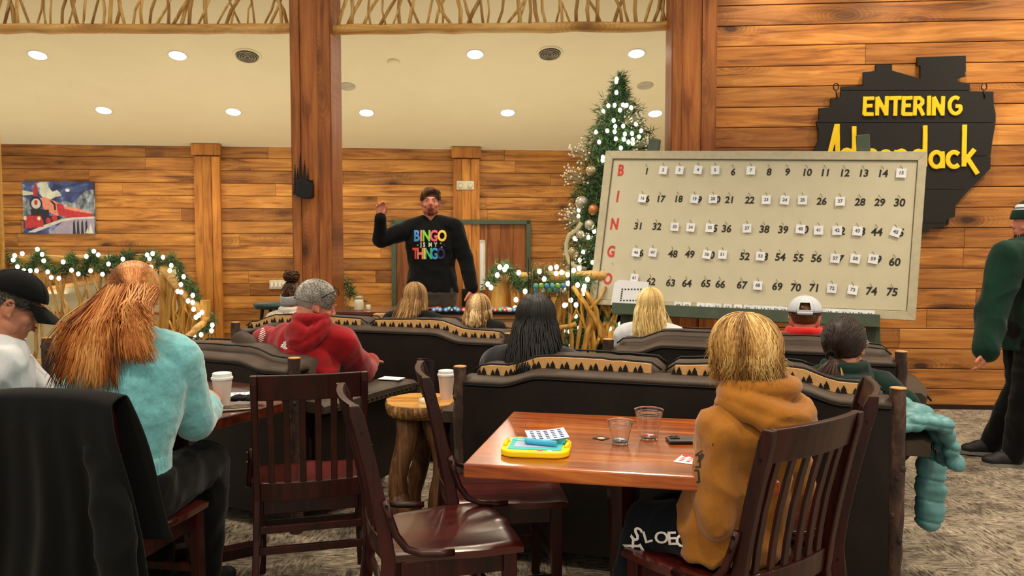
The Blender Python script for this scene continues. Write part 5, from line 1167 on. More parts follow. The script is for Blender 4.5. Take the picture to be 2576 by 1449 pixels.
def face_parts(root, H, Q, s, skin, brow='hair_brown', lid=.0):
    for q in (-1, 1):
        mb = MB(); mb.ell(H+Q @ (V((q*.030, .073, .007))*s), (.0125*s, .0125*s, .0105*s), Q, n=14, k=9); mb.cm = 1
        mb.ell(H+Q @ (V((q*.030, .0815, .0065))*s), (.0052*s, .005*s, .0055*s), Q, n=12, k=8); put(mb.build('eye', ['eye_white', 'iris'], None, smooth=True), root)
        mb = MB(); mb.ell(H+Q @ (V((q*.030, .0745, .0105))*s), (.0148*s, .0132*s, .0092*s), Q, n=14, k=8); put(mb.build('eyelid', skin, None, smooth=True), root)
        mb = MB(); mb.tube([H+Q @ (V((q*x, y, z))*s) for x, y, z in ((.014, .089, .022), (.030, .090, .028), (.046, .080, .023))], [(.003*s, .002*s), (.0045*s, .002*s), (.002*s, .002*s)], 6); put(mb.build('eyebrow', brow, None, smooth=True), root)
    mb = MB(); mb.tube([H+Q @ (V(p)*s) for p in ((-.022, .086, -.054), (-.010, .0955, -.052), (0, .097, -.053), (.010, .0955, -.052), (.022, .086, -.054))], [.002*s, .0045*s, .0045*s, .0045*s, .002*s], 6)
    mb.tube([H+Q @ (V(p)*s) for p in ((-.018, .086, -.059), (0, .0955, -.063), (.018, .086, -.059))], [.002*s, .005*s, .002*s], 6); put(mb.build('lips', 'lip', None, smooth=True), root)
def put(o, root):
    o.parent = root; o.location = -V(root.location); return o
def hand_prims(mb, W, d, pn, side=1, curl=.5, s=1.0, spread=.1, thumb=.5, pinch=0):
    d = V(d).normalized(); pn = V(pn); pn = (pn-d*pn.dot(d)).normalized(); lat = d.cross(pn)*side   # lat points to the thumb side
    W = V(W); mb.tube([W-d*.03*s, W, W+d*.035*s, W+d*.075*s, W+d*.092*s], [(.022*s, .018*s), (.024*s, .016*s), (.034*s, .016*s), (.040*s, .014*s), (.037*s, .011*s)], 14, up=pn)
    for i, (o_, L, r) in enumerate(((.030, .070, .0085), (.010, .079, .0088), (-.011, .073, .0084), (-.030, .058, .0075))):
        c = curl+.10*i if not pinch else (curl*.5 if i > 0 else 1.0); p = W+d*(.088-.006*abs(i-1))*s+lat*o_*s; a = 0; dd = (d+lat*(spread*(1.5-i)*.5)).normalized(); P = [p]; rr = [r*s*1.05]
        for k, f in enumerate((.45, .32, .23)):
            a += c*(.75 if k == 0 else 1.0); v = (dd*cos(a)+pn*sin(a)); p = p+v*L*f*s; P.append(p); rr.append(r*s*(1-.09*(k+1)))
        mb.tube(P, rr, 8); mb.ell(P[-1], rr[-1], n=8, k=5)
        for q in P[:-1]: mb.ell(q, r*s*1.08, n=8, k=5)
    p = W+d*.022*s+lat*.026*s; v = (d*.62+lat*(.65-.3*thumb)+pn*.45*thumb).normalized(); P = [p, p+v*.036*s]; v2 = (v+d*.35-lat*.25*thumb+pn*.25*thumb).normalized(); P += [P[-1]+v2*.030*s, P[-1]+v2*.030*s+(v2-lat*.2*thumb).normalized()*.022*s]
    mb.tube(P, [.014*s, .0115*s, .0100*s, .0085*s], 9); mb.ell(P[-1], .0085*s, n=8, k=5)
class Fig:
    """joints in world space; root on the floor under the pelvis; local +y is the way the person faces"""
    def __init__(s, label, loc, face, k=1.0, sit=.47, g=1.0, lean=0.0, side=0.0, head=None, hs=1.0, arms=None, legs=None, tw=0.0, hyaw=0, hpitch=0, hroll=0, name='person', pel=None, headw=None, topz=None, nk=.155):
        s.loc = V((loc[0], loc[1], 0)); s.yaw = atan2(-face[0], face[1]); s.k = k; s.g = g; s.Q = rotm(s.yaw); s.Qs = rotm(s.yaw+tw)
        s.root = empty(name, tuple(s.loc), 0, label, 'person'); T = lambda p: s.loc+s.Q @ V(p); s.T = T
        pz = (sit+.10*k) if sit else pel; J = {}; J['pel'] = T((0, 0, pz)); up = .50*k
        lx = lambda z: V((side*(z/up), lean*(z/up)**1.4, z))
        J['waist'] = T((0, 0, pz))+s.Q @ lx(.18*k); J['chest'] = T((0, 0, pz))+s.Q @ lx(.34*k); J['neck'] = T((0, 0, pz))+s.Q @ lx(.49*k)
        J['head'] = J['neck']+s.Q @ V((0, .02+lean*.18, .145*k)) if headw is None else V(headw)
        if topz is not None: J['head'].z = topz-.112*hs
        if headw is not None or topz is not None:   # shoulders follow the head
            d = J['head']-V((0, 0, nk*hs*(1 if k > .9 else .95)))-s.Q @ V((0, .03, 0))-J['neck']; J['neck'] += d; J['chest'] += d*.68; J['waist'] += d*.33
        s.hs = hs; s.HQ = rotm(s.yaw+hyaw, hpitch, hroll)
        up_ = (J['neck']-J['chest']).normalized()
        for sg, n in ((-1, 'l'), (1, 'r')):
            J['sh'+n] = J['neck']-up_*.055*k+s.Qs @ V((sg*.165*k*(.6+.4*g), -.005, 0)); J['hip'+n] = T((sg*.09*k*g, .0, pz-.02))
            if sit: J['kn'+n] = T((sg*.11*k, .42*k, pz-.01)); J['an'+n] = T((sg*.11*k, .40*k, .09))
            else: J['kn'+n] = T((sg*.10*k, .01, pz*.53)); J['an'+n] = T((sg*.11*k, -.02, .09))
            J['el'+n] = J['sh'+n]+s.Q @ V((sg*.06, .06, -.27*k)); J['wr'+n] = J['el'+n]+s.Q @ V((-sg*.04, .24*k, -.01))
        for d_ in (arms, legs):
            for q, v in (d_ or {}).items(): J[q] = V(v)
        s.J = J
    def torso(s, mb, a=0, lo=-.12, hi=1, sec=None):
        J, k, g = s.J, s.k, s.g; fw = s.Q @ V((0, 1, 0)); upv = (J['waist']-J['pel']).normalized()
        P = [J['pel']+V((0, 0, lo*k)), J['pel'], lerp(J['pel'], J['waist'], .55), J['waist'], lerp(J['waist'], J['chest'], .5), J['chest'], lerp(J['chest'], J['neck'], .45), lerp(J['chest'], J['neck'], .75), lerp(J['chest'], J['neck'], .97)]
        rr = sec or [(.150, .115), (.172, .125), (.160, .115), (.145, .105), (.155, .110), (.168, .116), (.168, .106), (.130, .085), (.07, .065)]
        mb.tube(P, [((x*g+(0 if g <= 1 else 0))*k+a, y*(.5+.5*g)*k+a) for x, y in rr], 22, up=fw)
    def arm(s, mb, n, a=0, upto=1.0, cuff=0):
        J, k, g = s.J, s.k, s.g; g2 = .6+.4*g
        mb.capsule(lerp(J['neck'], J['sh'+n], .35)-V((0, 0, .01)), J['sh'+n], (.058*k+a)*g2, (.056*k+a)*g2, 14); mb.capsule(J['sh'+n], J['el'+n], (.055*k+a)*g2, (.043*k+a)*g2, 14)
        if upto > 0: w = lerp(J['el'+n], J['wr'+n], upto); mb.capsule(J['el'+n], w, (.043*k+a)*g2, (.043+(.028-.043)*upto)*k+a+cuff, 14)
    def leg(s, mb, n, a=0, upto=1.0):
        J, k, g = s.J, s.k, s.g; g2 = .5+.5*g
        mb.capsule(J['hip'+n], J['kn'+n], (.085*k+a)*g2, (.062*k+a)*g2, 14); w = lerp(J['kn'+n], J['an'+n], upto); mb.capsule(J['kn'+n], lerp(J['kn'+n], w, .4), (.062*k+a)*g2, (.056*k+a)*g2, 14); mb.capsule(lerp(J['kn'+n], w, .4), w, (.056*k+a)*g2, .040*k+a, 14)
    def body(s, skin, voxel=.008, hands=(), handspec=None, ears=True):
        mb = MB(); s.torso(mb, -.008); J = s.J
        for n in 'lr':
            s.arm(mb, n, -.006); s.leg(mb, n, -.006); mb.capsule(J['an'+n], J['an'+n]+s.Q @ V((0, .13*s.k, -.055)), .034*s.k, .020*s.k, 10)
            hsp = (handspec or {}).get(n)
            d = (J['wr'+n]-J['el'+n]).normalized()
            if hsp: hand_prims(mb, J['wr'+n], hsp.get('d', d), hsp['pn'], hsp.get('side', 1 if n == 'r' else -1), hsp.get('curl', .5), s.k*hsp.get('s', 1), thumb=hsp.get('thumb', .5), spread=hsp.get('spread', .1))
            else: hand_prims(mb, J['wr'+n], d, V((0, 0, -1)) if abs(d.z) < .8 else s.Q @ V((0, 1, 0)), 1 if n == 'l' else -1, .45, s.k)
        mb.capsule(J['neck']-V((0, 0, .03)), J['head']+s.HQ @ (V((0, -.028, -.05))*s.hs), .060*s.k**.5*s.hs, .056*s.hs, 14)
        head_prims(mb, J['head'], s.HQ, s.hs, ears); o = organic('body', mb, skin, voxel, 3, None, None, .5); put(o, s.root); return o
    def wear(s, name, mat, fn, voxel=.009, smooth=7, f=None, off=0):
        mb = MB(); fn(mb); o = organic(name, mb, mat, voxel, smooth, None, f); put(o, s.root); return o
    def top(s, mat, a=.016, hem=-.10, upto=.98, hood=False, voxel=.009, name='sweatshirt', f=None, neck=.0, hoodspec=None, sec=None, cuff=.004, smooth=6):
        def fn(mb):
            s.torso(mb, a, hem, sec=sec)
            for n in 'lr': s.arm(mb, n, a, upto, cuff)
        o = s.wear(name, mat, fn, voxel, smooth, f or fold(9, .007, .8, s.loc.x*3))
        if hood: s.hood(mat, **(hoodspec or {}))
        return o
    def hood(s, mat, r=.034, w=.098, back=.13, drop=.06, lift=.03, voxel=.008, px=0.0):
        N = s.J['neck']; Q = s.Qs; k = s.k; mb = MB()
        def ring(w_, b_, z0, z1, r0, r1, f_=.055):
            P = []; rr = []
            for i in range(28):
                a = 2*pi*i/28; bk = max(0, -sin(a)); P.append(N+Q @ (V((w_*cos(a)+px*bk, f_*sin(a) if sin(a) > 0 else b_*sin(a), z0+(z1-z0)*bk**1.3))*k)); rr.append((r0+(r1-r0)*bk)*k)
            mb.tube(P, rr, 10, closed=True)
        ring(w*.86, back*.72, lift+.02, lift+.010, r*.62, r*.9); ring(w*1.02, back, lift-.01, -.02, r*.7, r*1.15); ring(w*1.12, back*1.08, lift-.045, -.062, r*.6, r*1.0)
        mb.ell(N+Q @ (V((px, -back*.98, -drop-.02))*k), (.085*k, .040*k, .075*k), Q, n=18, k=12); mb.ell(N+Q @ (V((0, -back*.5, lift-.065))*k), (.10*k, .075*k, .06*k), Q, n=18, k=12)
        return s.wear('hood', mat, lambda m: (m.v.extend(mb.v), m.f.extend(mb.f), m.m.extend(mb.m), m.r.extend(mb.r)), voxel*.8, 4, fold(10, .006, .7, s.loc.x))
    def trousers(s, mat, a=.012, upto=.98, voxel=.010, f=None):
        def fn(mb):
            J = s.J; mb.tube([J['pel']+V((0, 0, -.10*s.k)), J['pel'], J['pel']+V((0, 0, .07*s.k))], [(.145*s.g*s.k+a, .115*s.k*(.5+.5*s.g)+a), (.172*s.g*s.k+a, .127*s.k*(.5+.5*s.g)+a), (.165*s.g*s.k+a, .12*s.k+a)], 20, up=s.Q @ V((0, 1, 0)))
            for n in 'lr': s.leg(mb, n, a, upto)
        return s.wear('trousers', mat, fn, voxel, 6, f or fold(8, .006, .8, s.loc.y*3))
    def shoes(s, mat='shoe_black', d=None):
        for n in 'lr':
            A = s.J['an'+n]; Q = s.Q if d is None else rotm(atan2(-d[0], d[1])); mb = MB(); k = s.k
            mb.ell(A+Q @ V((0, .0, -.025)), (.050*k, .060*k, .062), Q); mb.ell(A+Q @ V((0, .06*k, -.040)), (.050*k, .090*k, .050), Q); mb.ell(A+Q @ V((0, .13*k, -.052)), (.050*k, .070*k, .037), Q); o = organic('shoe', mb, mat, .007, 4); put(o, s.root)
            sb = MB(); pts = [(.051*cos(t)*k*(1 if sin(t) > 0 else .85), .06*k+.145*sin(t)*k) for t in [q*pi/12 for q in range(24)]]
            z0 = A.z-.09; sb.rings([[A*1+Q @ V((x, y, 0))+V((0, 0, z0-A.z)) for x, y in pts], [A+Q @ V((x, y, 0))+V((0, 0, z0-A.z+.022)) for x, y in pts]]); q = sb.build('sole', 'shoe_sole', None); q.parent = o
    def scalp(s, az, pol, kx=1.0):
        return V((.080*sin(az)*sin(pol), -.010+.099*cos(az)*sin(pol), .022+.094*cos(pol)))*kx*s.hs
    def hairmesh(s, paths, mat, r=.0045, flat=.5, shell=None, name='hair', head=True, seed=1):
        rg = random.Random(seed); mb = MB(); H, Q = s.J['head'], s.HQ
        if shell:
            for c, rr in shell: mb.cr = .35; mb.ell(H+Q @ (V(c)*s.hs), [x*s.hs for x in rr], Q, n=24, k=14)
        for P in paths:
            q_ = P[len(P)//2]*26; mb.cr = max(0, min(1, .5+.75*noise.noise(V((q_.x, q_.y, q_.z*.25)))+rg.uniform(-.28, .28))); n = len(P); rr = []
            for i in range(n): u = i/(n-1); w = r*(.55+.45*min(1, u*6))*(1-.75*max(0, (u-.75)/.25)); rr.append((w, w*flat))
            mb.tube(P, rr, 4)
        return put(mb.build(name, mat, None, smooth=True), s.root)
    def w(s, p): return s.J['head']+s.HQ @ V(p)
    def longhair(s, mat, zend, n=260, az0=1.0, flare=.0, back=.02, r=.005, seed=1, side=0, ragged=.05, wave=.006, k=1.05, gather=1.0, shellk=1.0, p0=.08, cl=None):
        rg = random.Random(seed); paths = []; cz = s.J['head'].z
        for _ in range(int(n*2.6)):
            az = rg.uniform(az0, 2*pi-az0); kk = k+rg.uniform(-.02, .045); P = []; pol1 = 1.72+rg.uniform(-.1, .1); st = rg.uniform(p0, .5)
            for i in range(7): pol = st+(pol1-st)*i/6; P.append(s.w(s.scalp(az, pol, kk)))
            q = P[-1]; ze = zend+abs(rg.gauss(0, ragged)); out = (q-s.J['head']); out.z = 0; ph = rg.uniform(0, 6); bk = s.Q @ V((0, -1, 0)); rt = s.Q @ V((1, 0, 0))
            lx = out.dot(rt); m_ = 8
            for i in range(1, m_+1):
                u = i/m_; z = q.z+(ze-q.z)*u
                pt = V((q.x, q.y, z))+out*flare*u+bk*back*(u**.7)+rt*(side*u*u+lx*(gather-1)*u+wave*sin(ph+u*6))+bk*wave*.5*cos(ph+u*5); P.append(pt)
            paths.append(P)
        return s.hairmesh(paths, mat, r*.62, .45, [((0, -.012, .024), (.080*shellk, .100*shellk, .093*shellk))], seed=seed)
    def shorthair(s, mat, n=900, L=.03, pmax=1.7, az0=.9, seed=1, r=.0022, k=1.0, shellk=1.0, side_down=.0, nape=0.0):
        rg = random.Random(seed); paths = []
        for _ in range(n):
            az = rg.uniform(0, 2*pi); pol = rg.uniform(0, 1)**.6*pmax
            if min(az, 2*pi-az) < az0 and pol > .95: continue
            P = [s.scalp(az, pol, k)]; nx = s.scalp(az+rg.uniform(-.2, .2), pol+L*5, k+.05); P.append(lerp(P[0], nx, .5)*1.02); P.append(lerp(P[0], nx, 1.0)); paths.append([s.w(p) for p in P])
        return s.hairmesh(paths, mat, r, .6, [((0, -.016, .030), (.077*shellk, .094*shellk, .084*shellk))], seed=seed)
def decal(name, me, X, target, mat, root, off=.0025):
    """press a flat mesh (x right, y up in frame X) onto the target's surface"""
    tm = target.data; tv = [v.co.copy() for v in tm.vertices]; bv = BVHTree.FromPolygons(tv, [tuple(p.vertices) for p in tm.polygons]); tl = -V(target.location) if False else V((0, 0, 0))
    import bmesh
    bm = bmesh.new(); bm.from_mesh(me)
    bmesh.ops.triangulate(bm, faces=bm.faces); 
    for _ in range(2):
        ed = [e for e in bm.edges if e.calc_length() > .02]
        if ed: bmesh.ops.subdivide_edges(bm, edges=ed, cuts=1)
    m2 = bpy.data.meshes.new(name); bmesh.ops.triangulate(bm, faces=bm.faces); bm.to_mesh(m2); bm.free(); d = -(X.to_3x3() @ V((0, 0, 1))).normalized(); bad = 0
    for v in m2.vertices:
        z = v.co.z; p = X @ V((v.co.x, v.co.y, 0)); h = bv.ray_cast(p-d*.3, d)
        if h[0] is None: h = bv.find_nearest(p)
        v.co = h[0]-d*(off+z)
    m2.materials.clear(); m2.materials.append(MATS[mat]); o = bpy.data.objects.new(name, m2); COL.objects.link(o); return put(o, root)
def camface(P):  # frame facing the camera at P
    P = V(P); z = (CAM-P).normalized(); x = V((0, 0, 1)).cross(z).normalized(); y = z.cross(x); return frame(P, x, y)
# ---------------- presenter
Y = 6.85; hd = at(1083, 513, Y); hd.z = at(1083, 508, Y).z
p = Fig('standing man in a black sweatshirt with colourful lettering, right hand raised beside his head', (-.69, Y), (0, -1), k=1.06, sit=0, pel=1.02, headw=hd, hs=1.06, g=1.16, hyaw=.12, hpitch=-.02,
        arms={'elr': at(958, 603, Y-.12), 'wrr': at(957, 548, Y-.2), 'shr': at(1036, 575, Y), 'shl': at(1142, 572, Y), 'ell': at(1172, 655, Y-.02), 'wrl': at(1188, 728, Y-.10)})
p.body('skin_red', .006, handspec={'r': {'d': (.02, -.02, 1), 'pn': (.2, -1, 0), 'curl': .62, 'side': 1, 'thumb': .9}, 'l': {'d': (-.05, -.1, -1), 'pn': (-.6, .3, 0), 'curl': .35, 'side': -1}})
sw = p.top('cl_black', .020, .04, .96, f=fold(8, .006, .8, 2), voxel=.008, name='sweatshirt')
p.trousers('cl_grey'); p.shoes()
face_parts(p.root, p.J['head'], p.HQ, p.hs, 'skin_red', 'hair_presenter')
p.shorthair('hair_presenter', 1600, .04, 1.55, 1.0, 3, .0025, 1.01, 1.0)
rg = random.Random(1); P_ = []
for _ in range(200):   # swept fringe
    x = rg.uniform(-.07, .07); a = s_ = V((x*.9, .055+rg.uniform(-.02, .01), .105-.4*x*x*5)); e = V((x*1.0-.012, .084, .082-abs(x+.02)*.5+rg.uniform(-.006, .006))); P_.append([p.w(a*1.05), p.w(lerp(a, e, .5)*1.1+V((0, .006, .008))), p.w(e*1.05)])
p.hairmesh(P_, 'hair_presenter', .003, .5, None, 'fringe', seed=4)
P_ = []
for _ in range(360):   # goatee and moustache
    if rg.random() < .65: a = V((rg.uniform(-.022, .022), 0, rg.uniform(-.102, -.070))); a.y = .088-abs(a.x)*.5-max(0, -.085-a.z)*.8
    else: a = V((rg.uniform(-.028, .028), 0, 0)); a.z = -.042-abs(a.x)*.45+rg.uniform(-.004, .004); a.y = .098-abs(a.x)*.35
    P_.append([p.w(a*p.hs), p.w((a+V((a.x*.1, .004, -.007)))*p.hs), p.w((a+V((a.x*.15, .004, -.014)))*p.hs)])
p.hairmesh(P_, 'hair_beard', .0028, .6, None, 'beard', seed=5)
mb = MB(); W = at(1193, 722, Y-.10); mb.tube([W+V((.030*cos(a*pi/8), .028*sin(a*pi/8), .004*cos(a))) for a in range(16)], [(.003, .010)]*16, 6, closed=True, up=(0, 0, 1)); put(mb.build('wristwatch', 'metal_black', None), p.root)
def shirt(line, pxs, py, size, cols, sx=1, sh=0):
    for ch, px, c in zip(line, pxs, cols):
        P = at(px, py, Y-.3); decal('printed_letter', text_mesh(ch, size, 0, .0008, size*.035, sh, 'CENTER', sx), frame(P, (1, 0, 0), (0, 0, 1)), sw, c, p.root, .003)
shirt('BINGO', (1041, 1053, 1067, 1086, 1107), 594, .128, ('ink_blue', 'ink_orange', 'ink_green', 'ink_pink', 'ink_yellow'), .72)
shirt('IS', (1053, 1061), 616, .050, ('ink_white',)*2, .8); shirt('MY', (1077, 1091), 616, .048, ('ink_white',)*2, .8)
shirt('THINGO', (1038, 1051, 1062, 1072, 1087, 1104), 640, .128, ('ink_red', 'ink_orange', 'ink_yellow', 'ink_sgreen', 'ink_cyan', 'ink_indigo'), .66)
for i, (px, py) in enumerate(((1044, 617), (1050, 612), (1052, 622), (1104, 612), (1112, 617), (1106, 622))):
    P = at(px, py, Y-.3); m_ = MB(); m_.box((0, 0, 0), (.011, .011, .001)); decal('printed_star', m_.mesh('s', ['ink_white']), frame(P, (1, 0, .6), (-.6, 0, 1)), sw, ('ink_green', 'ink_indigo', 'ink_orange')[i % 3], p.root)

# ---------------- man in white T-shirt and black cap
p = Fig('man in a white T-shirt and black baseball cap at the left edge, looking down', (-2.16, 3.02), (.86, .5), k=1.05, sit=.47, g=1.3, lean=.12, headw=at(34, 768, 3.12), hs=1.08, hpitch=-.42, hyaw=-.02,
        arms={'elr': (-1.93, 2.98, .84), 'wrr': (-1.80, 3.20, .81), 'ell': (-2.05, 3.40, .80), 'wrl': (-1.84, 3.46, .80)})
p.body('skin_tan', .006, handspec={'r': {'pn': (0, 0, -1), 'curl': .3, 'side': -1}, 'l': {'pn': (0, 0, -1), 'curl': .3, 'side': 1}})
p.top('cl_white', .022, -.10, .0, f=fold(7, .012, .9, 5), name='t_shirt', cuff=.01)
p.wear('sleeve', 'cl_white', lambda mb: [mb.tube([p.J['sh'+n], lerp(p.J['sh'+n], p.J['el'+n], .5), lerp(p.J['sh'+n], p.J['el'+n], .95)], [.074, .076, .078], 14) for n in 'lr'], .009, 5, fold(8, .007, .9, 3))
p.trousers('cl_charcoal'); p.shoes(); face_parts(p.root, p.J['head'], p.HQ, p.hs, 'skin_tan', 'hair_greydark')
p.shorthair('hair_greydark', 1500, .018, 1.78, .85, 6, .0024, .985, .985)
def cap(p, mat, back=False, opening=False, brim=.075, k=1.0):
    mb = MB(); H, Q, s = p.J['head'], p.HQ, p.hs*k; sgn = -1 if back else 1; n, m_ = 36, 10; g = []
    for j in range(m_+1):
        pol = .02+(1.46-.02)*j/m_; row = []
        for i in range(n):
            az = 2*pi*i/n; crown = 1+.05*sin(pol)
            row.append(V((.088*sin(az)*sin(pol), -.010+.107*cos(az)*sin(pol), .030+.098*cos(pol)))*crown)
        g.append(row)
    o_ids = [[mb.pv(H+Q @ (v*s)) for v in r] for r in g]; i_ids = [[mb.pv(H+Q @ (v*s*.975)) for v in r] for r in g]
    def hole(i, j):
        if not opening: return False
        az = 2*pi*(i+.5)/n; d = abs(((az-(pi if not back else pi)+pi) % (2*pi))-pi); return j >= 6 and j < 9 and d < .42*sqrt(max(0, 1-((8.5-j)/3.2)**2))
    for j in range(m_):
        for i in range(n):
            if hole(i, j): continue
            k2 = (i+1) % n; mb.face((o_ids[j][i], o_ids[j+1][i], o_ids[j+1][k2], o_ids[j][k2])); mb.face((i_ids[j][i], i_ids[j][k2], i_ids[j+1][k2], i_ids[j+1][i]))
    mb.face(o_ids[0]); 
    for i in range(n): k2 = (i+1) % n; mb.face((o_ids[m_][i], i_ids[m_][i], i_ids[m_][k2], o_ids[m_][k2]))
    c = mb.build('cap', mat, None, smooth=True); put(c, p.root)
    mb = MB()
    for a in range(6): mb.tube([H+Q @ (V((.088*sin(az)*sin(pol), -.010+.107*cos(az)*sin(pol), .030+.098*cos(pol)))*s*(1+.05*sin(pol))*1.003) for az, pol in [(a*pi/3+.5, .05+1.35*q/8) for q in range(9)]], .0014*s, 5)
    mb.ell(H+Q @ (V((0, -.010, .130))*s), (.008, .008, .004)); q = mb.build('seams', mat, None, smooth=True); q.parent = c
    mb = MB(); top = []; bot = []
    for i in range(17):
        a = -1.05+2.1*i/16; inner = V((.090*sin(a), .107*cos(a)-.010, .030)); outer = inner+V((sin(a)*.012, brim*cos(a*.9)+.004, -.024*abs(1)-.010*cos(a)-.022*(abs(a)/1.05)**2)); top.append((inner, outer))
    for sgz in (0,):
        A = [mb.pv(H+Q @ (V((sgn*a.x, (a.y if not back else -a.y-.02), a.z))*s)) for a, b in top]; B = [mb.pv(H+Q @ (V((sgn*b.x, (b.y if not back else -b.y-.02), b.z))*s)) for a, b in top]
        A2 = [mb.pv(H+Q @ (V((sgn*a.x, (a.y if not back else -a.y-.02), a.z-.004))*s)) for a, b in top]; B2 = [mb.pv(H+Q @ (V((sgn*b.x, (b.y if not back else -b.y-.02), b.z-.004))*s)) for a, b in top]
        for i in range(16): mb.face((A[i], A[i+1], B[i+1], B[i])); mb.face((A2[i], B2[i], B2[i+1], A2[i+1])); mb.face((B[i], B[i+1], B2[i+1], B2[i])); mb.face((A[i], A2[i], A2[i+1], A[i+1]))
        mb.face((A[0], B[0], B2[0], A2[0])); mb.face((A[16], A2[16], B2[16], B[16]))
    b_ = mb.build('brim', mat, None, smooth=True, auto=40); b_.parent = c
    return c
cap(p, 'cap_black', brim=.080)
mb = MB(); w_ = lambda x, y, z: p.w(V((x, y, z))*p.hs)
for q in (-1, 1):
    mb.tube([w_(q*.079, -.03, .012), w_(q*.081, .02, .014), w_(q*.074, .085, .008)], [.003, .0035, .004], 6)
    mb.tube([w_(q*(.034+.028*cos(a*pi/8)), .098-.006*cos(a*pi/8), .002+.020*sin(a*pi/8)) for a in range(16)], .0025, 6, closed=True)
mb.tube([w_(-.008, .100, .004), w_(.008, .100, .004)], .003, 6); put(mb.build('glasses', 'metal_black', None, smooth=True), p.root)

# ---------------- red-haired woman
p = Fig('woman with long red half-tied hair in an aqua sweater, seated with back turned', (-1.42, 2.80), (.16, .987), k=1.0, sit=.47, g=1.22, lean=.06, headw=at(338, 742, 2.90), hs=1.0, hpitch=-.12, hyaw=.56,
        arms={'shr': at(447, 905, 2.86), 'elr': at(490, 1060, 2.98), 'wrr': at(520, 1022, 3.18), 'shl': at(205, 905, 2.92), 'ell': at(185, 1050, 3.1), 'wrl': at(260, 1010, 3.2)})
hh = p.body('skin_pale', .006, handspec={'r': {'d': (.0, .9, .35), 'pn': (-.7, .3, -.6), 'curl': .8, 'side': -1}, 'l': {'pn': (0, 0, -1), 'curl': .5, 'side': 1}})
SEC = [(.16, .118), (.155, .115), (.138, .108), (.145, .108), (.160, .115), (.175, .118), (.172, .108), (.132, .085), (.07, .065)]
def fuzz(c, n): return .008*noise.noise(V((c.x*7, c.y*7, c.z*9)))+.0022*noise.noise(V((c.x*70, c.y*70, c.z*70)))+.004*noise.noise(V((c.x*20, c.y*20, c.z*26)))
p.top('cl_aqua', .026, .02, .90, f=fuzz, name='sweater', voxel=.008, sec=SEC, cuff=.012)
def rib(c, n): a = atan2(c.y-2.80, c.x+1.42); return .003*sin(a*70)
p.wear('rib_hem', 'cl_aqua', lambda mb: mb.tube([p.J['pel']+V((0, 0, z)) for z in (.045, .06, .12, .135)], [(.186, .152), (.197, .160), (.200, .160), (.194, .154)], 40, up=(0.16, .98, 0)), .007, 2, rib)
p.trousers('cl_black', .018); p.shoes(); face_parts(p.root, p.J['head'], p.HQ, 1.0, 'skin_pale', 'hair_red')
rg = random.Random(11); up_ = []; dn = []; knot = V((.004, -.118, -.012))
for _ in range(1500):   # swept back to the band
    az = rg.choice((-1, 1))*rg.uniform(.0, 1.9); pol = rg.uniform(.35, 1.45); a = p.scalp(az, pol, 1.03+rg.uniform(0, .03)); P = []
    for i in range(9):
        u = i/8; q = lerp(a, knot, u); c0 = V((0, -.010, .022)); d = q-c0; L = sqrt((d.x/.080)**2+(d.y/.099)**2+(d.z/.094)**2); kk = (1.075+.03*sin(pi*u))/L; q2 = c0+d*max(kk, 1) if u < .9 else q
        P.append(p.w(q2))
    up_.append(P)
p.hairmesh(up_, 'hair_red', .0028, .45, [((0, -.012, .024), (.081, .101, .095))], 'hair', seed=2)
for _ in range(1700):   # loose lengths
    az = pi+rg.uniform(-1.75, 1.75); kk = 1.03+rg.uniform(-.03, .05); pol = rg.uniform(1.35, 1.8); q = p.scalp(az, pol, kk); P = [p.w(p.scalp(az, pol-.35, kk)), p.w(q)]; q0 = P[-1]
    xrel = (q0-p.J['head']).dot(p.Q @ V((1, 0, 0))); ze = at(0, 965-rg.random()**1.4*130-(60 if xrel > .04 else 0)+25*(1-abs(xrel)/.1), 2.75).z; m_ = 10; ph = rg.uniform(0, 6); goal_x = p.J['head'].x-.215+.36*max(0, min(1, (xrel+.09)/.18))+.012*round(rg.gauss(0, 1)); goal_x = goal_x if xrel < .05 else p.J['head'].x+.12+rg.gauss(0, .03)
    for i in range(1, m_+1):
        u = i/m_; P.append(V((q0.x+(goal_x-q0.x)*u**1.15+.006*sin(ph+5*u), min(q0.y, lerp(q0.y, p.J['chest'].y-.165, min(1, u*1.6)))+.004*cos(ph+4*u), q0.z+(ze-q0.z)*u)))
    dn.append(P)
for _ in range(520):   # the tied tail
    P = [p.w(knot+V((rg.uniform(-.012, .012), rg.uniform(-.008, .008), rg.uniform(-.01, .01))))]; q0 = P[0]; gx = p.J['head'].x-.04+rg.gauss(0, .05); ze = at(0, 975-rg.random()**2*100, 2.72).z
    for i in range(1, 10): u = i/9; P.append(V((q0.x+(gx-q0.x)*u, q0.y-.03*sin(pi*min(1, u*1.5)*.7)-.035*u, q0.z+(ze-q0.z)*u)))
    dn.append(P)
p.hairmesh(dn, 'hair_red', .0030, .4, None, 'loose_hair', seed=3)
mb = MB(); mb.tube([p.w(knot+V((.026*cos(a*pi/8), -.014+.008*sin(a*pi/4), .020*sin(a*pi/8)))) for a in range(16)], .010, 8, closed=True); put(mb.build('hair_band', 'cl_black', None, smooth=True), p.root)

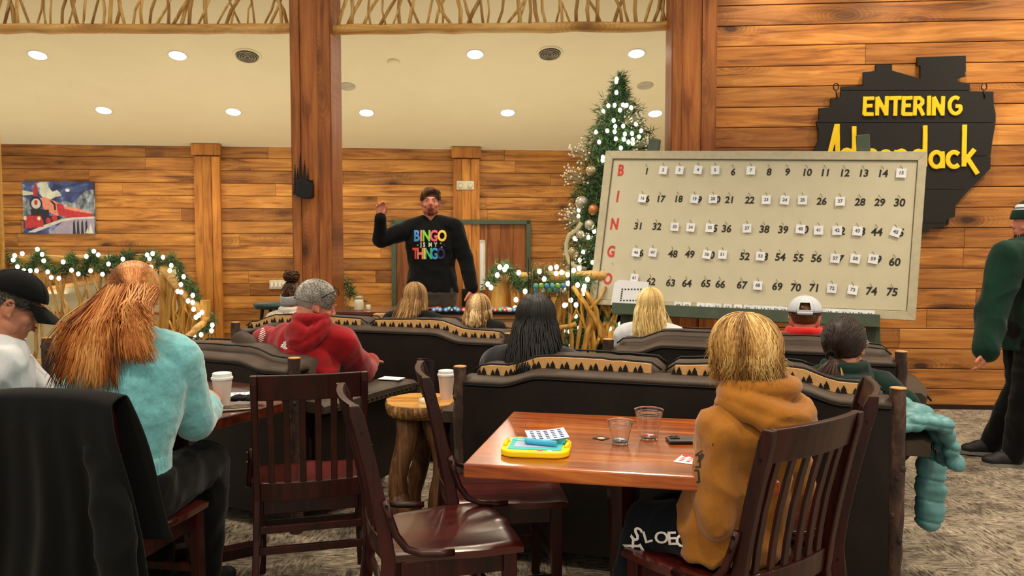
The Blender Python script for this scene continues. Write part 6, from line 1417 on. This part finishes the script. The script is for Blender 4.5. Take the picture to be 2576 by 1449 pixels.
# ---------------- black coat over her chair
mb = MB(); c0 = V((-1.46, 2.62, 0)); Qc = rotm(atan2(-.16, .987)); ct = empty('black_coat', tuple(c0), 0, 'black coat draped over the back of the red-haired woman\'s chair', 'coat')
Tc = lambda x, y, z: c0+Qc @ V((x, y, z))
rg = random.Random(5); nx = 44; Rg = []
for j in range(31):
    v = j/30; row = []
    for i in range(nx+1):
        u = -1+2*i/nx; zt_ = .985-.008*abs(u)**3*3; z = zt_-v*(.985-.13+.03*sin(3*u)); w = .245+.14*v**.9+(.03*v if u > 0 else .10*v)
        fo = .030*v*sin(u*9+1.2*sin(v*2.5))+.016*v*sin(u*21+1)+.010*noise.noise(V((u*2, v*3, 1)))
        y = -.150+.05*min(1, v*2)-.035*sin(pi*min(1, v*6)*.5)-fo-.03*v; row.append((u*w+.012*sin(v*5), y, z))
    Rg.append(row)
front = [[(x*.97, .03+.02*sin(x*20), .985-(.985-z)*.55) for x, y, z in r] for r in Rg]
vs = []; F_ = []
for r in Rg: vs += [tuple(Tc(*q)) for q in r]
for r in front: vs += [tuple(Tc(q[0], -.055+.0*q[1], q[2])) for q in r]
mb = MB(); mb.v = vs; n1 = nx+1; off = 31*n1
for j in range(30):
    for i in range(nx): a = j*n1+i; mb.face((a, a+1, a+n1+1, a+n1)); b = off+a; mb.face((b, b+n1, b+n1+1, b+1))
for i in range(nx): mb.face((i, off+i, off+i+1, i+1))
o = mb.build('coat_cloth', 'cl_coat', None, smooth=True); put(o, ct); so = o.modifiers.new('s', 'SOLIDIFY'); so.thickness = .012; ss = o.modifiers.new('u', 'SUBSURF'); ss.levels = 1; ss.render_levels = 1
for sg, x0 in ((1, .17), (-1, -.20)):
    mb = MB(); mb.tube([Tc(x0-sg*.02, -.115, .90), Tc(x0+sg*.06, -.165, .75), Tc(x0+sg*.12, -.20, .52), Tc(x0+sg*.15, -.20, .30), Tc(x0+sg*.15, -.19, .17)], [(.03, .02), (.06, .034), (.064, .036), (.058, .034), (.052, .03)], 16, up=(0, 1, 0)); o = organic('sleeve', mb, 'cl_coat', .012, 5, None, fold(9, .010, .6, 3)); put(o, ct)

# ---------------- man in the red hoodie
p = Fig('grey-haired man in a red hooded sweatshirt leaning on the left sofa arm', (-1.26, 4.42), (.62, .78), k=1.02, sit=.40, g=1.25, lean=.16, headw=at(795, 765, 4.30), hs=1.08, hpitch=-.36, hyaw=-.42,
        arms={'shr': at(862, 862, 4.28), 'elr': (-.86, 4.50, .725), 'wrr': (-.86, 4.76, .74), 'shl': at(672, 862, 4.5)})
p.body('skin_red', .007, handspec={'r': {'pn': (0, 0, -1), 'curl': .4, 'side': -1}})
ho = p.top('cl_red', .024, -.10, .96, hood=True, f=fold(6, .014, .8, 9), name='hoodie', hoodspec={'lift': .080, 'back': .10, 'drop': -.03, 'w': .10, 'r': .038})
p.trousers('cl_navy'); p.shoes(); face_parts(p.root, p.J['head'], p.HQ, p.hs, 'skin_red', 'hair_grey')
p.shorthair('hair_grey', 5200, .036, 1.72, .80, 8, .0019, 1.03, 1.05)
mb = MB(); w_ = lambda x, y, z: p.w(V((x, y, z))*p.hs)
for q in (-1, 1): mb.tube([w_(q*.080, -.03, .006), w_(q*.086, .0, .045), w_(q*.082, .045, .088)], [.0028, .003, .0035], 6); mb.tube([w_(q*(.038+.030*cos(a*pi/8)), .066-.016*sin(a*pi/8), .096+.018*sin(a*pi/8)) for a in range(16)], .0025, 6, closed=True)
put(mb.build('glasses', 'metal_black', None, smooth=True), p.root)
for (cx, cy, w_, h_, sk) in ((659, 845, 20, 42, 6), (728, 860, 48, 34, 14)):
    n = 8
    for i in range(n):
        f_ = (i+.5)/n; yy = cy-h_/2+h_*f_; ww = w_*min(1, 1.7*min(f_, 1-f_)+.25); sh_ = sk*(f_-.5); P = at(cx-sh_*.6, yy, 4.1); m_ = MB(); L = ww*4.1/2000; m_.box((0, 0, 0), (L, .0045, .0008)); m_.box((L*.25, 0, 0), (L*.5, .0045, .0008))
        decal('printed_stripe', m_.mesh('s', ['print_white']), camface(P) @ M.Rotation(.45, 4, 'Z'), ho, 'print_white', p.root, .003)

# ---------------- far row of heads
p = Fig('girl with messy bun and grey headband in cream hoodie on the far sofa', (-1.62, 5.88), (.34, .94), k=.92, sit=.40, headw=at(742, 742, 5.9), hs=.95, g=1.1)
p.body('skin', .010); p.top('cl_cream', .022, hood=True, voxel=.012); p.trousers('cl_charcoal'); p.shoes(); p.shorthair('hair_bun', 700, .04, 1.75, .9, 4, .004, 1.04, 1.04)
rg = random.Random(3); P_ = []; bc_ = V((0, -.04, .142))
for _ in range(170):
    a = rg.uniform(0, 6.28); b = rg.uniform(-1, 1); r_ = .048+rg.uniform(-.006, .012); RR = rotm(rg.uniform(0, 6.28)) @ M.Rotation(rg.uniform(-.9, .9), 3, 'X'); P_.append([p.w(bc_+RR @ V((r_*cos(a+q*.45), r_*sin(a+q*.45), rg.uniform(-.004, .004)))) for q in range(6)])
for _ in range(120): az = rg.uniform(0, 6.28); P_.append([p.w(p.scalp(az, 1.3-q*.28, 1.06)) for q in range(4)]+[p.w(bc_-V((0, 0, .03)))])
p.hairmesh(P_, 'hair_bun', .005, .5, [(tuple(bc_), (.042, .042, .036))], 'bun', seed=4)
mb = MB(); mb.tube([p.w(V((.088*cos(a*pi/12), -.012+.106*sin(a*pi/12), -.01+.03*sin(a*pi/12)))) for a in range(24)], [(.006, .032)]*24, 8, closed=True, up=tuple(p.HQ @ V((0, 0, 1)))); o = put(mb.build('headband', 'band_grey', None, smooth=True), p.root)

p = Fig('girl with long straight brown-blond hair and a black hood on the far sofa', (-.72, 5.60), (.34, .94), k=.93, sit=.40, headw=at(1045, 752, 5.62), hs=.98, nk=.115, g=1.15)
p.body('skin', .010); p.top('cl_black', .02, hood=True, voxel=.012); p.trousers('cl_charcoal'); p.shoes(); p.longhair('hair_mix', .78, 300, 1.0, .55, .06, .007, 5, side=-.03, ragged=.04)
p = Fig('girl with shoulder-length streaked blond hair in a black top on the far sofa', (-.22, 5.39), (.34, .94), k=.88, sit=.40, headw=at(1205, 782, 5.40), hs=.96, nk=.10, g=1.2)
p.body('skin', .010); p.top('cl_black', .02, voxel=.012); p.trousers('cl_charcoal'); p.shoes(); p.longhair('hair_streak', .885, 240, .9, .22, .02, .0075, 7, ragged=.02)
p = Fig('woman with very long straight black hair on the near sofa', (.12, 3.86), (.298, .954), k=1.0, sit=.40, g=1.25, headw=at(1350, 808, 3.84), hs=1.06)
p.body('skin', .009); p.top('cl_charcoal', .03, voxel=.011); p.trousers('cl_charcoal'); p.shoes(); p.longhair('hair_black', .80, 480, .9, .62, .05, .007, 8, side=.02, ragged=.03, k=1.1, shellk=1.04)
p = Fig('girl with long pale blond hair and a white top on the second-row sofa', (.86, 4.92), (.336, .94), k=.92, sit=.40, headw=at(1637, 772, 4.92), hs=.98, nk=.13)
p.body('skin_pale', .010); p.top('cl_white', .022, voxel=.012); p.trousers('cl_charcoal'); p.shoes(); p.longhair('hair_pale', .84, 300, .95, .30, .05, .0065, 9, side=.01, ragged=.03)
P_ = []; rg = random.Random(2)
for _ in range(24): a = p.w(p.scalp(1.7, 1.7, 1.05)); P_.append([a, a+V((.03, 0, -.06)), at(1690+rg.uniform(-14, 10), 830, 4.86)])
p.hairmesh(P_, 'hair_pale', .005, .5, None, 'loose_lock', seed=3)
p = Fig('man in a backwards white cap and bright red hoodie on the second-row sofa', (1.68, 4.60), (.336, .94), k=1.0, sit=.38, g=1.15, headw=at(2024, 802, 4.60), hs=1.06, nk=.105)
p.body('skin_red', .008); p.top('cl_brightred', .024, hood=True, voxel=.011, hoodspec={}); p.trousers('cl_charcoal'); p.shoes(); p.shorthair('hair_presenter', 500, .012, 1.6, .9, 4, .003, .98, .97)
c = cap(p, 'cap_white', opening=True, brim=.07); mb = MB(); mb.tube([p.w(V((.095*sin(a), -.010+.116*cos(a), .040))*p.hs) for a in [pi-.42+.84*q/10 for q in range(11)]], [(.002, .010)]*11, 6, up=tuple(p.HQ @ V((0, 0, 1)))); q_ = mb.build('strap', 'cap_white', None, smooth=True); q_.parent = c

p = Fig('person with dark ponytail and glasses in dark green hoodie on the near sofa', (1.43, 3.46), (.298, .954), k=.96, sit=.38, g=1.05, headw=at(2124, 868, 3.46), hs=1.04, hyaw=-.35, nk=.125)
p.body('skin', .008); p.top('cl_green', .024, hood=True, voxel=.010, hoodspec={}); p.trousers('cl_charcoal'); p.shoes()
rg = random.Random(12); P_ = []; kn = V((-.02, -.108, -.035))
for _ in range(1500):
    az = rg.choice((-1, 1))*rg.uniform(.0, 2.9); pol = rg.uniform(.05, 1.6)
    if abs(az) < .9 and pol > .95: continue
    a = p.scalp(az, pol, 1.04+rg.uniform(0, .02)); c0 = V((0, -.010, .022)); P = []
    for i in range(8):
        u = i/7; q = lerp(a, kn, u); d = q-c0; L = sqrt((d.x/.080)**2+(d.y/.099)**2+(d.z/.094)**2); kk = 1.065/L; P.append(p.w((c0+d*max(kk, 1) if u < .9 else q)*p.hs))
    P_.append(P)
p.hairmesh(P_, 'hair_brown', .003, .45, [((0, -.014, .022), (.082, .102, .094))], 'hair', seed=2)
P_ = []
for _ in range(260):
    q0 = p.w(kn*p.hs); gx = rg.gauss(0, .03); P = [q0+V((rg.uniform(-.01, .01), 0, 0))]; L = .19*rg.uniform(.75, 1.05)
    for i in range(1, 9): u = i/8; P.append(q0+V((gx*sin(pi*min(1, u*.9))*1.25+.008*sin(u*5), -.02-.035*sin(pi*u*.8), -L*u)))
    P_.append(P)
p.hairmesh(P_, 'hair_brown', .0052, .5, None, 'ponytail', seed=5)
P_ = []
for _ in range(26):
    q0 = p.w(kn*p.hs)+V((.012, -.055, -.04)); gx = rg.uniform(-.006, .03); P_.append([q0+V((gx*u/4+.006*sin(u), -.012, -.03*u)) for u in range(5)])
p.hairmesh(P_, 'hair_blond', .004, .5, None, 'blond_streak', seed=6)
mb = MB(); mb.tube([p.w((kn+V((.018*cos(a*pi/6), -.006, .018*sin(a*pi/6))))*p.hs) for a in range(12)], .006, 6, closed=True); put(mb.build('hair_tie', 'cl_black', None, smooth=True), p.root)
mb = MB(); w_ = lambda x, y, z: p.w(V((x, y, z))*p.hs)
for q in (-1, 1): mb.tube([w_(q*.084, -.02, .012), w_(q*.088, .04, .014), w_(q*.080, .095, .008)], .0018, 5); mb.tube([w_(q*(.040+.034*cos(a*pi/8)), .106-.012*abs(cos(a*pi/8)), .0+.026*sin(a*pi/8)) for a in range(16)], .0018, 6, closed=True)
put(mb.build('glasses', 'phone_metal', None, smooth=True), p.root)

# ---------------- boy in mustard
p = Fig('boy with tousled blond hair in a mustard hoodie, sitting at the orange-brown table', (.70, 2.47), (-.56, .83), k=.86, sit=.49, g=1.12, lean=.05, headw=at(1868, 895, 2.40), hs=.98, hpitch=-.05, hyaw=.0,
        arms={'shl': at(1812, 1092, 2.33), 'ell': at(1808, 1305, 2.34), 'wrl': at(1796, 1352, 2.56), 'shr': at(1960, 1060, 2.46), 'elr': at(1990, 1230, 2.52), 'wrr': at(1890, 1290, 2.72)},
        legs={'knl': onz(1632, 1318, .53), 'anl': (.35, 2.62, .09), 'knr': onz(1690, 1290, .53), 'anr': (.60, 2.95, .09)})
p.body('skin_pale', .007, handspec={'l': {'pn': (0, 0, -1), 'curl': .5, 'side': 1}, 'r': {'pn': (0, 0, -1), 'curl': .5, 'side': -1}})
SECB = [(.172, .140), (.178, .142), (.162, .132), (.142, .118), (.136, .110), (.146, .108), (.148, .102), (.125, .085), (.075, .068)]
hd_ = p.top('cl_mustard', .026, -.10, .97, hood=True, f=fold(8.5, .020, .75, 3), name='hoodie', voxel=.007, hoodspec={'r': .040, 'w': .118, 'back': .165, 'px': .045, 'lift': .060, 'drop': .05}, sec=SECB, cuff=.008, smooth=6)
tr_ = p.trousers('cl_navy', .020, voxel=.008, f=fold(8, .008, .8, 1)); p.shoes()
for (px, py, h_) in ((1750, 1160, .034), (1748, 1198, .034)):
    P = at(px, py, 2.1); m_ = MB(); m_.box((0, h_/2, 0), (.022, .005, .0008)); m_.box((0, -h_/2, 0), (.022, .005, .0008)); m_.box((-.011, 0, 0), (.005, h_, .0008)); m_.box((.011, 0, 0), (.005, h_, .0008)); decal('printed_mark', m_.mesh('s', ['ink']), camface(P) @ M.Rotation(.1, 4, 'Z'), hd_, 'ink', p.root, .002)
for s_, px, py, sz, rt, dd in (('C', 1716, 1362, .055, .15, 2.3), ('E', 1690, 1356, .055, .1, 2.3), ('O', 1664, 1354, .05, .1, 2.3), ('S', 1600, 1345, .06, -.5, 2.5), ('L', 1628, 1352, .05, .3, 2.4), ('X', 1590, 1375, .06, -.8, 2.5), ('T', 1602, 1395, .07, -1.0, 2.5), ('O', 1622, 1432, .11, -.9, 2.5)):
    P = at(px, py, dd-.25); decal('printed_letter', text_mesh(s_, sz, 0, .0008, .001, 0, 'CENTER', 1.1), camface(P) @ M.Rotation(rt, 4, 'Z'), tr_, 'print_white', p.root, .003)
rg = random.Random(14); P_ = []; c0 = V((0, -.010, .022))
for _ in range(2600):
    az = rg.uniform(-pi, pi); pol = rg.uniform(.0, .9); az1 = az+rg.gauss(0, .22); P = []; endp = 1.75+rg.uniform(-.1, .3)
    if abs(az) < .8: endp = 1.2
    ph = rg.uniform(0, 6); kk = 1.05+rg.uniform(0, .13)
    for i in range(8):
        u = i/7; P.append(p.w(p.scalp(az+(az1-az)*u+.05*sin(ph+u*5), pol+(endp-pol)*u, kk+.06*sin(pi*min(1, u*.8))+rg.uniform(-.006, .006))))
    q = P[-1]; L = rg.uniform(.02, .075); o_ = (q-p.J['head']); o_.z = 0; P += [q+V((0, 0, -L*.5))+o_*.04, q+V((rg.gauss(0, .006), rg.gauss(0, .006), -L))+o_*rg.uniform(-.15, .2)]; P_.append(P)
p.hairmesh(P_, 'hair_blond', .0027, .45, [((0, -.012, .022), (.084, .104, .096))], 'hair', seed=9)

# ---------------- man in green at the right edge
p = Fig('standing man in dark green pullover and green-white knit hat, right edge', (3.36, 5.12), (-.98, .18), k=1.0, sit=0, pel=.92, g=1.35, headw=at(2592, 560, 5.10), hs=1.08, hyaw=.1,
        arms={'shl': at(2535, 650, 4.98), 'ell': at(2492, 800, 4.94), 'wrl': at(2482, 880, 4.86), 'elr': (3.50, 5.36, 1.05), 'wrr': (3.44, 5.28, .86)}, legs={'knl': (3.30, 5.02, .50), 'anl': (3.27, 5.10, .09), 'knr': (3.40, 5.22, .5), 'anr': (3.28, 5.36, .10)})
p.body('skin_red', .008, handspec={'l': {'d': (-.25, -.05, -1), 'pn': (-.5, .5, 0), 'curl': .45, 'side': -1}}); p.top('cl_forest', .038, -.15, .96, f=fold(5, .014, .8, 4), name='pullover', cuff=.012); p.trousers('cl_black', .03, upto=1.05); p.shoes()
p.shorthair('hair_brown', 600, .06, 1.85, .9, 4, .005, 1.06, 1.03); P_ = []; rg = random.Random(3)
for _ in range(300): a = V((rg.uniform(-.055, .055), 0, rg.uniform(-.11, -.045))); a.y = .075-abs(a.x)*.5+rg.uniform(-.01, .012); P_.append([p.w(a), p.w(a+V((0, .008, -.018))), p.w(a+V((0, .01, -.04)))])
p.hairmesh(P_, 'hair_brown', .004, .6, None, 'beard', seed=4)
def hat(z0, z1, mat, nm, par=None, k=1.0):
    mb = MB(); Rg = []
    for j in range(9):
        z = z0+(z1-z0)*j/8; zz = (z-.02)/.125; r = sqrt(max(.02, 1-max(0, zz)**2)); Rg.append([p.w(V((.092*r*k*cos(a*pi/14), -.010+.112*r*k*sin(a*pi/14), z))*p.hs) for a in range(28)])
    mb.rings(Rg); o = put(mb.build(nm, mat, None, smooth=True), p.root); return o
hat(.02, .075, 'cl_forest', 'knit_hat', k=1.06); hat(.072, .108, 'cl_white', 'white_hat_band', k=1.03); hat(.105, .142, 'cl_forest', 'hat_crown', k=1.02)
mb = MB(); mb.tube([p.w(V((.083*cos(a*pi/12), -.010+.101*sin(a*pi/12), .088))*p.hs) for a in range(24)], [(.0035, .002)]*24, 5, closed=True, up=(0, 0, 1)); put(mb.build('hat_stripe', 'cl_forest', None), p.root)
mb = MB(); mb.ell(p.w(V((0, -.01, .16))*p.hs), .035, n=16, k=10); o = organic('pompom', mb, 'cl_forest', .006, 1, None, lambda c, n: .006*noise.noise(c*120)); put(o, p.root)

# ---------------- coats on the near sofa's right arm
def pill(name, mat, path, rad, lab, seams=9, seed=1, cat='jacket'):
    t = empty(name, tuple(path[0]), 0, lab, cat); return t
q = [(1.62, 3.30, .70), (1.74, 3.38, .72), (1.83, 3.44, .64), (1.855, 3.46, .50), (1.85, 3.46, .34), (1.84, 3.45, .215)]
jt = empty('puffer_jacket', q[0], 0, 'teal puffer jacket hanging over the right arm of the near sofa', 'jacket')
def seg(P0, P1, r0, r1, n): return [(lerp(V(P0), V(P1), (i+.5)/n), r0+(r1-r0)*(i+.5)/n) for i in range(n)]
mb = MB()
for i in range(len(q)-1):
    for c, r in seg(q[i], q[i+1], .068, .066, 3): mb.ell(c, (r*1.0, r*.9, r*.78), n=16, k=10)
def puffn(sz): return lambda c, n: .009*noise.noise(V((c.x*16, c.y*16, c.z*20)))-.012*(1-abs(sin(c.z*34+c.x*6)))**3
o = organic('sleeve', mb, 'puffer', .007, 4, None, puffn(1)); put(o, jt)
mb = MB()
for i in range(7):
    for j in range(4): mb.ell((1.57+.060*j+.01*(i % 2), 3.18+.075*i, .715+.012*sin(i+j)), (.048, .052, .034), n=12, k=8)
for i in range(5):
    for j in range(3): mb.ell((1.78+.02*j, 3.22+.075*i, .67-.06*j), (.035, .05, .045), n=12, k=8)
o = organic('quilted_body', mb, 'puffer', .007, 3, None, puffn(1)); put(o, jt)
gt = empty('green_jacket', (1.72, 3.72, .7), 0, 'dark green jacket lying behind the teal puffer jacket on the sofa arm', 'jacket'); mb = MB()
mb.ell((1.72, 3.76, .71), (.17, .14, .075), n=18, k=10); mb.ell((1.82, 3.72, .66), (.09, .13, .12), n=18, k=10); o = organic('jacket_cloth', mb, 'cl_forest', .009, 5, None, fold(8, .014, .8, 2)); put(o, gt)
# ------------------------------------------------------------------ light
w = bpy.data.worlds.new('w'); C.world = w; w.use_nodes = True; bg = w.node_tree.nodes['Background']; bg.inputs[0].default_value = (1, .90, .74, 1); bg.inputs[1].default_value = .78
for x, y, z, p in ((-2.2, 1.2, 3.9, 60), (.3, 1.0, 3.9, 60), (2.6, 1.6, 3.9, 60), (-2.0, 4.2, 3.9, 60), (.6, 4.0, 3.9, 60), (3.0, 4.2, 3.9, 70), (-.4, 6.0, 3.9, 60), (4.6, 5.6, 4.0, 60)):
    spot((x, y, z), p*2.9, 120, .9, (1, .84, .62), size=.12)
C.view_settings.view_transform = 'Standard'; C.view_settings.look = 'None'; C.view_settings.gamma = 1; C.view_settings.use_curve_mapping = False; C.view_settings.exposure = 0.2
for x in (-6.4, -3.4, -.4, 2.2):   # added unseen warm fill, aimed up to brighten the sloping ceiling
    l = bpy.data.lights.new('ceiling_fill', 'AREA'); l.shape = 'DISK'; l.size = 2.4; l.energy = 27; l.color = (1, .91, .74); o = bpy.data.objects.new('ceiling_fill', l); COL.objects.link(o); o.location = (x, 9.0, .9); o.rotation_euler = (pi-.12, 0, 0)
for x in (2.3, 3.4, 4.5): spot((x, 6.25-.085*x+.3, 4.15), 75, 95, .8, (1, .86, .62), tgt=(x, 7.2-.085*x, 2.2), size=.05, name='wall_washer')
C.cycles.max_bounces = 8; C.cycles.diffuse_bounces = 3; C.cycles.glossy_bounces = 3; C.cycles.transmission_bounces = 8; C.cycles.sample_clamp_indirect = 6
